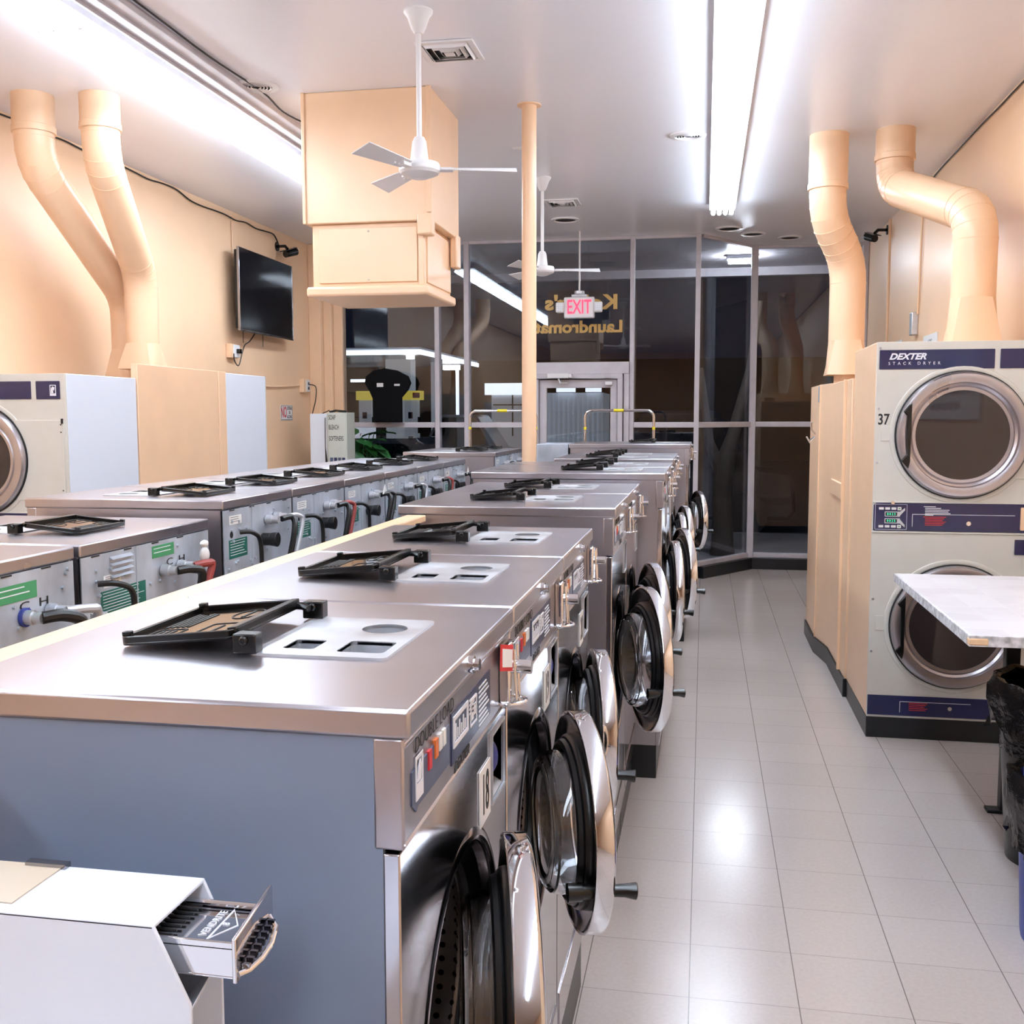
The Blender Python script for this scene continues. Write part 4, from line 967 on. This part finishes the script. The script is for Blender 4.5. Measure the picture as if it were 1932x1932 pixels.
# soap vending machine
t = thing('soap_vending_machine', 'pale grey vending box lettered for soap, bleach and softeners, by the left window', 'vending machine', (-3.58,9.72,0))
obj('cabinet', MB().box(-.06,.145,0,.24,.4,1.69), 'soap', t, bevel=.004)
obj('back_box', MB().box(-.24,-.06,.02,.24,.4,1.68), 'white', t, bevel=.004)
fr_ = obj('front_door', MB().box(-.045,.14,-.012,0,.42,1.68), 'soap', t, bevel=.002)
PS = lambda u, v, h: (u, -.0125-h, v)
for s_, z_ in (('SOAP',1.640), ('BLEACH',1.545), ('SOFTENERS',1.435)):
    text('lettering', s_, .066, 'ink', PS, fr_, sx=.44, align='LEFT', origin=(-.036,z_), bold=.0006)
obj('slot_outline', MB().plate([(.05,1.29),(.085,1.29),(.085,1.36),(.05,1.36)], [[(.053,1.293),(.082,1.293),(.082,1.357),(.053,1.357)]], PY, .012, .014), 'steel_dull', fr_)
for k in range(4): obj('product_picture', MB().box(-.025+k*.041,.005+k*.041,-.0145,-.012,1.19,1.25), 'decal2' if k % 2 else 'decal', fr_)
for lx_ in (-.22,.11):
    for ly_ in (.03,.19): obj('leg', MB().box(lx_,lx_+.03,ly_,ly_+.03,0,.4), 'soap', t)
obj('coiled_cord', MB().tube([(-.06,.08,1.695),(0,.1,1.71),(.05,.06,1.705),(.1,.12,1.70)], .011, 8), 'black', t)
obj('hanging_plug', MB().tube([(-.075,.0,1.64),(-.07,-.02,1.5),(-.07,-.02,1.34),(-.06,-.02,1.2)], [.004,.004,.004,.012], 8), 'black', t)
# potted plant
t = thing('potted_plant', 'leafy green plant by the left window behind the washers', 'plant', (-3.54,10.30,0))
obj('pot', MB().lathe([(1e-5,0),(.12,0),(.15,.3),(.138,.3),(.13,.26),(1e-5,.26)], seg=24), 'bricks', t)
m = MB(); rp = random.Random(4)
for k in range(64):
    a = rp.uniform(0, 2*PI); hgt = rp.uniform(.95, 1.5); rr = rp.uniform(.04, .22); x, y = rr*math.cos(a), rr*math.sin(a)*.5
    m.tube([(0,0,.26),(x*.3,y*.3,hgt*.6),(x,y,hgt)], .005, 5)
    d_ = Vector((math.cos(a), math.sin(a)*.4, rp.uniform(-.7, .5))).normalized(); s_ = Vector((-math.sin(a), math.cos(a), 0)); L = rp.uniform(.18, .26); Wl = L*.34; n_ = d_.cross(s_)
    c = Vector((x, y, hgt)); pts = []
    for q, wv in ((0,.05),(.2,.8),(.5,1),(.8,.6),(1,.02)):
        pp = c+d_*L*q-Vector((0,0,.06*q*q)); pts += [pp-s_*Wl*wv+n_*.01, pp+n_*-.006, pp+s_*Wl*wv+n_*.01]
    m.add(pts, [(3*i+j,3*i+j+1,3*i+4+j,3*i+3+j) for i in range(4) for j in (0,1)])
obj('foliage', m, 'leaf', t)
# black cut-out stand in window
t = thing('window_display_board', 'black mushroom-shaped board with two small white labels standing in the left window', 'display board', (-3.28,10.55,0))
pr = [(-.15,1.59),(.17,1.59),(.17,1.85),(.24,1.93),(.27,2.0),(.24,2.07),(.12,2.13),(-.02,2.155),(-.14,2.13),(-.22,2.07),(-.235,2.0),(-.19,1.93),(-.15,1.84)]
obj('board', MB().prism(pr, PY, 0, .03), 'matteblack', t, bevel=.005)
obj('label_sticker', MB().box(-.10,-.03,-.032,-.03,1.96,2.0), 'paper', t); obj('label_sticker', MB().box(.09,.15,-.032,-.03,1.97,1.99), 'paper', t)
obj('stand_foot', MB().box(-.12,.14,-.03,.08,1.59,1.60), 'black', t)

# carts
def cart(label, x, y):
    t = thing('laundry_cart', label, 'laundry cart', (x, y, 0), 0, 'chrome laundry carts with hanging bars')
    w = .305
    obj('hanging_bar', MB().tube([(-w,0,.35),(-w,0,1.64)]+[(-w+.06*(1-math.cos(a_)), 0, 1.64+.06*math.sin(a_)) for a_ in [R(q) for q in (20,45,70,90)]]+[(w-.06*(1-math.cos(a_)), 0, 1.64+.06*math.sin(a_)) for a_ in [R(q) for q in (90,70,45,20)]]+[(w,0,1.64),(w,0,.35)], .0125, 12), 'chrome', t)
    obj('tape_band', MB().cyl(.0135,1.53,1.555,(-w,0,0)), 'yellow', t); obj('tape_band', MB().cyl(.0135,1.53,1.555,(w,0,0)), 'yellow', t); obj('tape_band', MB().cyl(.0135,-.05,.04,(0,0,1.70),'x'), 'yellow', t)
    b = MB()
    for z in (.3,.5,.72): b.tube([(-w,-.26,z),(w,-.26,z),(w,.26,z),(-w,.26,z),(-w,-.26,z)], .005, 6)
    for k in range(13):
        xx = -w+2*w*k/12
        for yy in (-.26,.26): b.tube([(xx,yy,.3),(xx,yy,.72)], .002, 5)
        b.tube([(xx,-.26,.3),(xx,.26,.3)], .002, 5)
    for k in range(10):
        yy = -.26+.52*k/9
        for xx in (-w,w): b.tube([(xx,yy,.3),(xx,yy,.72)], .002, 5)
    obj('wire_basket', b, 'chrome', t)
    obj('base_frame', MB().tube([(-w,-.24,.12),(w,-.24,.12),(w,.24,.12),(-w,.24,.12),(-w,-.24,.12)], .01, 8).tube([(-w,0,.12),(-w,0,.36)], .01, 8).tube([(w,0,.12),(w,0,.36)], .01, 8), 'chrome', t)
    for sx in (-1,1):
        for sy in (-1,1): obj('caster', MB().cyl(.045,-.012,.012,(sx*w,sy*.24,.045),'x',16).box(sx*w-.016,sx*w+.016,sy*.24-.01,sy*.24+.01,.05,.115), 'rubber', t)
    return t
cart('chrome cart with hanging bar in front of the glass door', -.745, 9.3); cart('chrome cart with hanging bar left of the pole, by the window', -1.80, 9.3)

# ------------------------------------------------------------------ folding table, bins
t = thing('folding_table', 'white tiled folding table with chipped edge on dark legs, at the right', 'table', (1.25,4.24,0))
obj('table_top', MB().box(-.385,.40,-.68,.68,.915,.93), 'tabletop', t, bevel=.003)
obj('edge_band', MB().plate([(-.39,-.69),(.405,-.69),(.405,.69),(-.39,.69)], [[(-.386,-.681),(.401,-.681),(.401,.681),(-.386,.681)]], PZ, .893, .9295), 'chipped', t, bevel=.002)
obj('chipped_corner', MB().box(-.392,-.33,-.693,-.66,.897,.922), 'wood', t, bevel=.006)
obj('under_board', MB().box(-.38,.40,-.675,.675,.893,.915), 'wood', t)
for sy in (-1, 1):
    yy = .26 if sy > 0 else -.5
    obj('leg', MB().box(-.02,.035,yy-.025,yy+.025,.012,.893), 'kick', t, bevel=.003); obj('foot', MB().box(-.07,.10,yy-.03,yy+.03,0,.014), 'kick', t, bevel=.003)
def bin_(label, x, y, r0, r1, h, mat, bagdrop, seed, cat='trash can'):
    t = thing('trash_can', label, cat, (x, y, 0))
    obj('can', MB().lathe([(1e-5,0),(r0,0),(r0*1.02,.02),(r1,h-.03),(r1+.012,h-.025),(r1+.012,h),(r1-.004,h),(r0-.01,.02),(1e-5,.02)], seg=40), mat, t)
    rb = random.Random(seed); m = MB(); N = 48; prof = []
    ph = [rb.uniform(0,6.28) for _ in range(6)]
    rows = [(r1-.012,h-.25),(r1-.008,h-.06),(r1-.004,h+.012),(r1+.018,h+.022),(r1+.03,h-.01),(r1+.03,h-bagdrop*.4),(r1+.02,h-bagdrop*.75),(r1+.026,h-bagdrop)]
    vs = []
    for i, (rr, z) in enumerate(rows):
        for k in range(N):
            a = 2*PI*k/N; w_ = .010*math.sin(7*a+ph[0]+i*.7)+.007*math.sin(13*a+ph[1]-i)+.006*math.sin(19*a+ph[2]+2*i)
            amp = 1 if i > 2 else .4; zz = z+(.014*math.sin(5*a+ph[3])+.01*math.sin(11*a+ph[4]))*(1.4 if i == len(rows)-1 else .5)
            vs.append(((rr+max(-.004, w_*amp) if i > 2 else rr+w_*amp*.4)*math.cos(a), (rr+max(-.004, w_*amp) if i > 2 else rr+w_*amp*.4)*math.sin(a), zz))
    m.add(vs, [(i*N+k, i*N+(k+1)%N, (i+1)*N+(k+1)%N, (i+1)*N+k) for i in range(len(rows)-1) for k in range(N)])
    obj('bin_bag', m, 'bag', t, sharp=60)
    return t
bin_('black trash can with black liner under the table, beside its leg', 1.285, 4.03, .15, .195, .66, 'black', .16, 3)
bt = bin_('blue bin with a black liner hanging over it, at the right edge', 1.175, 3.38, .165, .19, .52, 'bluebin', .2, 9)
obj('bag_tie', MB().sphere((-.16,-.155,.315), .009), 'red', bt, label='small red tie')
# right-wall notices behind dryer 37
t = thing('wall_notice', 'framed notice tilting above dryer 37, peach wire round it', 'sign', (XR-.001,9.7,2.22))
obj('board', MB().box(-.008,0,-.24,.14,-.25,.08), 'paper', t); obj('blue_band', MB().box(-.0095,-.008,-.16,.1,.02,.055), 'teal', t)
t = thing('wall_notice', 'white printed notice board on the right wall above dryer 37', 'sign', (XR-.001,8.3,2.14))
nb = obj('board', MB().box(-.008,0,-.24,.24,-.2,.115), 'paper', t); text('lettering', 'KIDS', .07, 'navy', lambda u, v, h: (-.0085-h, -u, v), nb, origin=(0,.05))
t = thing('switch_box', 'grey switch box at the end of the conduit on the right wall', 'switch', (XR-.001,8.85,2.38)); obj('box', MB().box(-.05,0,-.05,.05,-.09,.09), 'steel_dull', t, bevel=.006)
# hazard notice opposite dryer (reflected in its glass) on the wall behind the camera
t = thing('rules_sign', 'white rules board on the right wall, seen mirrored in the glass of dryer 37', 'sign', (XR-.001,3.2,1.62))
rb_ = obj('board', MB().box(-.02,0,-.9,.93,0,.56), 'paper', t, bevel=.004)
for k, ln_ in enumerate(('NOT RESPONSIBLE', 'AFTER WARNING', 'NO BEER IN TOP LOAD WASHERS', 'NO HAND DRINK OR WORK IN THE MACHINES', 'FOR TOP LOAD MACHINES')):
    text('lettering', ln_, .075, 'ink', lambda u, v, h: (-.021-h, -u, v), rb_, origin=(0, .49-k*.1), sx=1.0)
# ------------------------------------------------------------------ outside
def st(o): o['kind'] = 'structure'; return o
o = obj('street_ground', MB().box(-60,40,15.6,80,-.22,-.14), 'asphalt'); st(o)
o = obj('sidewalk', MB().box(-30,20,10.78,15.6,-.2,-.06).box(-30,20,15.5,15.62,-.2,-.05), 'sidewalk'); st(o)
o = obj('outer_soffit', MB().box(-12,6,10.79,13.25,3.46,3.56).box(-12,6,13.2,13.32,3.36,3.6), 'frame'); st(o)
# gas station
t = thing('soffit_light', 'bright wall-pack lamp under the outside soffit, seen through the bay window', 'light', (.39,12.2,3.46))
obj('housing', MB().box(-.17,.17,-.07,.07,-.05,0), 'steel_dull', t, bevel=.006); obj('lens', MB().box(-.15,.15,-.065,.065,-.09,-.05), 'packlamp', t, bevel=.01)
t = thing('station_canopy', 'brightly lit white fuel station canopy across the street', 'canopy', (-8.3,30,0))
obj('deck', MB().box(-16,.0,0,8,3.54,3.72), 'white', t); obj('light_band', MB().box(-16,.03,-.04,.0,3.50,3.64), 'canopy', t); obj('light_band', MB().box(.0,.04,0,8,3.50,3.64), 'canopy', t)
for k, (x, y) in enumerate(((-3.0,1.2),(-1.5,3.4),(-.55,.9),(-5,3))): obj('flood_light', MB().cyl(.13,3.42,3.54,(x,y,0),'z',12), 'flood', t)
obj('column', MB().box(-2.0,-1.15,3,3.6,-.14,3.54), 'station_glow', t); obj('column', MB().box(-1.0,-.8,5,5.2,-.14,3.54), 'station_glow', t)
obj('strip_light', MB().box(-4.6,-3.4,7.0,7.1,2.95,3.05), 'canopy', t)
def pump(label, x, y, w_, red=False):
    t = thing('fuel_pump', label, 'fuel pump', (x, y, -.14), 0, 'lit fuel pumps across the street')
    obj('body', MB().box(-.2,.2,0,.3,0,2.32), 'station_glow', t); obj('topper', MB().box(-.27*w_,.27*w_,-.05,.35,2.32,2.60), 'pumplit', t); obj('nozzle', MB().box(.2,.27,.05,.15,1.3,1.8), 'black', t)
    obj('price_screen', MB().box(-.08,.06,-.02,0,1.75,1.95), 'navy', t)
    if red: obj('brand_panel', MB().box(.08,.3,-.07,-.05,2.38,2.54), 'red', t)
pump('fuel pump with plain yellow topper left of the black window board', -10.35, 31, 1.); pump('fuel pump with yellow and red topper right of the black window board', -8.88, 31, 1.2, True)
o = obj('sign_board', MB().box(-.45,.45,0,.04,-.2,.2), 'board_glow', loc=(-5.95,17,1.28)); tag(o, 'white price board reading 30 cents, low outside the left window', 'sign'); text('lettering', "30\u00a2", .3, 'red', lambda u, v, h: (u, -.01-h, v), o)
obj('post', MB().box(-.03,.03,.0,.03,-1.42,-.2), 'steel_dull', o)
t = thing('street_lamp', 'white glowing street lamp seen between the left mullions', 'street lamp', (-8.6,36,-.14))
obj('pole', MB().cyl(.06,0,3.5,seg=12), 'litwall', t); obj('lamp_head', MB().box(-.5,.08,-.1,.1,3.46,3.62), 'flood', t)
t = thing('shop_building', 'lit white storefront far across the street, left of the pole', 'building', (-6.0,32,-.14))
obj('wall', MB().box(-.55,.8,0,1.6,0,2.6), 'station_glow', t); obj('lit_sign', MB().box(-.75,1.0,-.1,0,2.48,2.84), 'litwall', t); obj('window_bars', MB().box(-.5,.95,-.03,0,2.15,2.19).box(.1,.14,-.03,0,1.2,2.48), 'black', t)
t = thing('cargo_container', 'lit corrugated container seen through the glass door', 'container', (-5.15,34,-.14))
m = MB()
for k in range(12): m.box(k*.16,k*.16+.10,-.04,0,0,2.58)
m.box(0,1.9,0,2.3,0,2.58); obj('corrugated_shell', m, 'station_glow', t); obj('roof_lamp', MB().box(.4,1.0,-.3,-.05,2.6,2.74), 'litwall', t); obj('roof_lamp', MB().box(1.35,1.85,-.3,-.05,2.6,2.74), 'litwall', t)
t = thing('brick_building', 'dark brick building filling the far side of the street', 'building', (-10,44,-.14)); obj('wall', MB().box(-30,24,0,6,0,4.2), 'bricks', t)
def car(label, x, y, L, Hh, mat, rz=0, nm='car'):
    t = thing(nm, label, 'car', (x, y, -.14), rz)
    prof = [(-L/2,.35),(-L/2+.02,.75),(-L*.36,.88),(-L*.2,.95),(-L*.08,Hh),(L*.2,Hh),(L*.36,.98),(L/2-.05,.92),(L/2,.4),(L/2-.1,.25),(-L/2+.1,.25)]
    obj('body', MB().prism(prof, lambda u, v, h: (u, h, v), -.85, .85), mat, t, bevel=.06)
    obj('side_window', MB().prism([(-L*.17,.98),(-L*.065,Hh-.07),(L*.19,Hh-.07),(L*.31,1.0)], lambda u, v, h: (u, h, v), -.86, .86), 'carglass', t)
    for sx in (-1,1):
        for sy in (-1,1): obj('wheel', MB().cyl(.33,sy*.86-.1*(sy>0)-.0,sy*.86+.1*(sy<0),(sx*L*.31,0,.33),'y',24), 'tyre', t)
    return t
car('dark tall car parked outside the glass door', -.6, 16.6, 3.9, 1.88, 'carpaint')
car('grey car close outside the left window', -4.9, 14.3, 5.0, 1.50, 'cargrey')
car('white-roofed car glimpsed beyond the pumps', -6.6, 27.5, 3.6, 1.85, 'white')
t = thing('street_tree', 'dark tree trunk outside the bay window', 'tree', (.24,13.0,-.06))
m = MB(); m.tube([(0,0,0),(.0,.02,.4),(-.02,0,.8),(.02,0,1.15),(.12,.05,1.5),(.3,.1,2.3),(.4,.1,3.1)], [.15,.12,.11,.12,.08,.05,.04], 12); m.tube([(-.02,0,1.0),(-.18,0,1.4),(-.3,.1,2.3)], [.09,.06,.04], 10)
obj('trunk', m, 'bark', t)

# ------------------------------------------------------------------ world, camera
w = bpy.data.worlds.new('night'); scn.world = w; w.use_nodes = True
w.node_tree.nodes['Background'].inputs[0].default_value = (.010,.013,.024,1); w.node_tree.nodes['Background'].inputs[1].default_value = .7
cam_d = bpy.data.cameras.new('camera'); cam_o = bpy.data.objects.new('camera', cam_d); COL.objects.link(cam_o)
F_PX = 1960.
Yc = Vector((1329-966, 787-966, F_PX)).normalized()
dn = Vector((.0015, 1., 0)); dn.z = -(dn.x*Yc.x+dn.y*Yc.y)/Yc.z; dn.normalize(); Zc = -dn
Xc = Yc.cross(Zc)
if Xc.x < 0: Xc = -Xc
# rows = world axes expressed in the (right, down, forward) camera frame
Rm = Matrix((Xc, Yc, Zc))
right = Vector((Rm[0][0], Rm[1][0], Rm[2][0])); down = Vector((Rm[0][1], Rm[1][1], Rm[2][1])); fwd = Vector((Rm[0][2], Rm[1][2], Rm[2][2]))
mw = Matrix((right, -down, -fwd)).transposed().to_4x4(); mw.translation = (0, 0, 1.64)
cam_o.matrix_world = mw
cam_d.sensor_width = 36; cam_d.sensor_fit = 'HORIZONTAL'; cam_d.lens = 36*F_PX/1932; cam_d.clip_start = .02; cam_d.clip_end = 300
scn.camera = cam_o
vs = scn.view_settings; vs.view_transform = 'Standard'; vs.look = 'None'; vs.gamma = 1; vs.use_curve_mapping = False; vs.exposure = -0.19
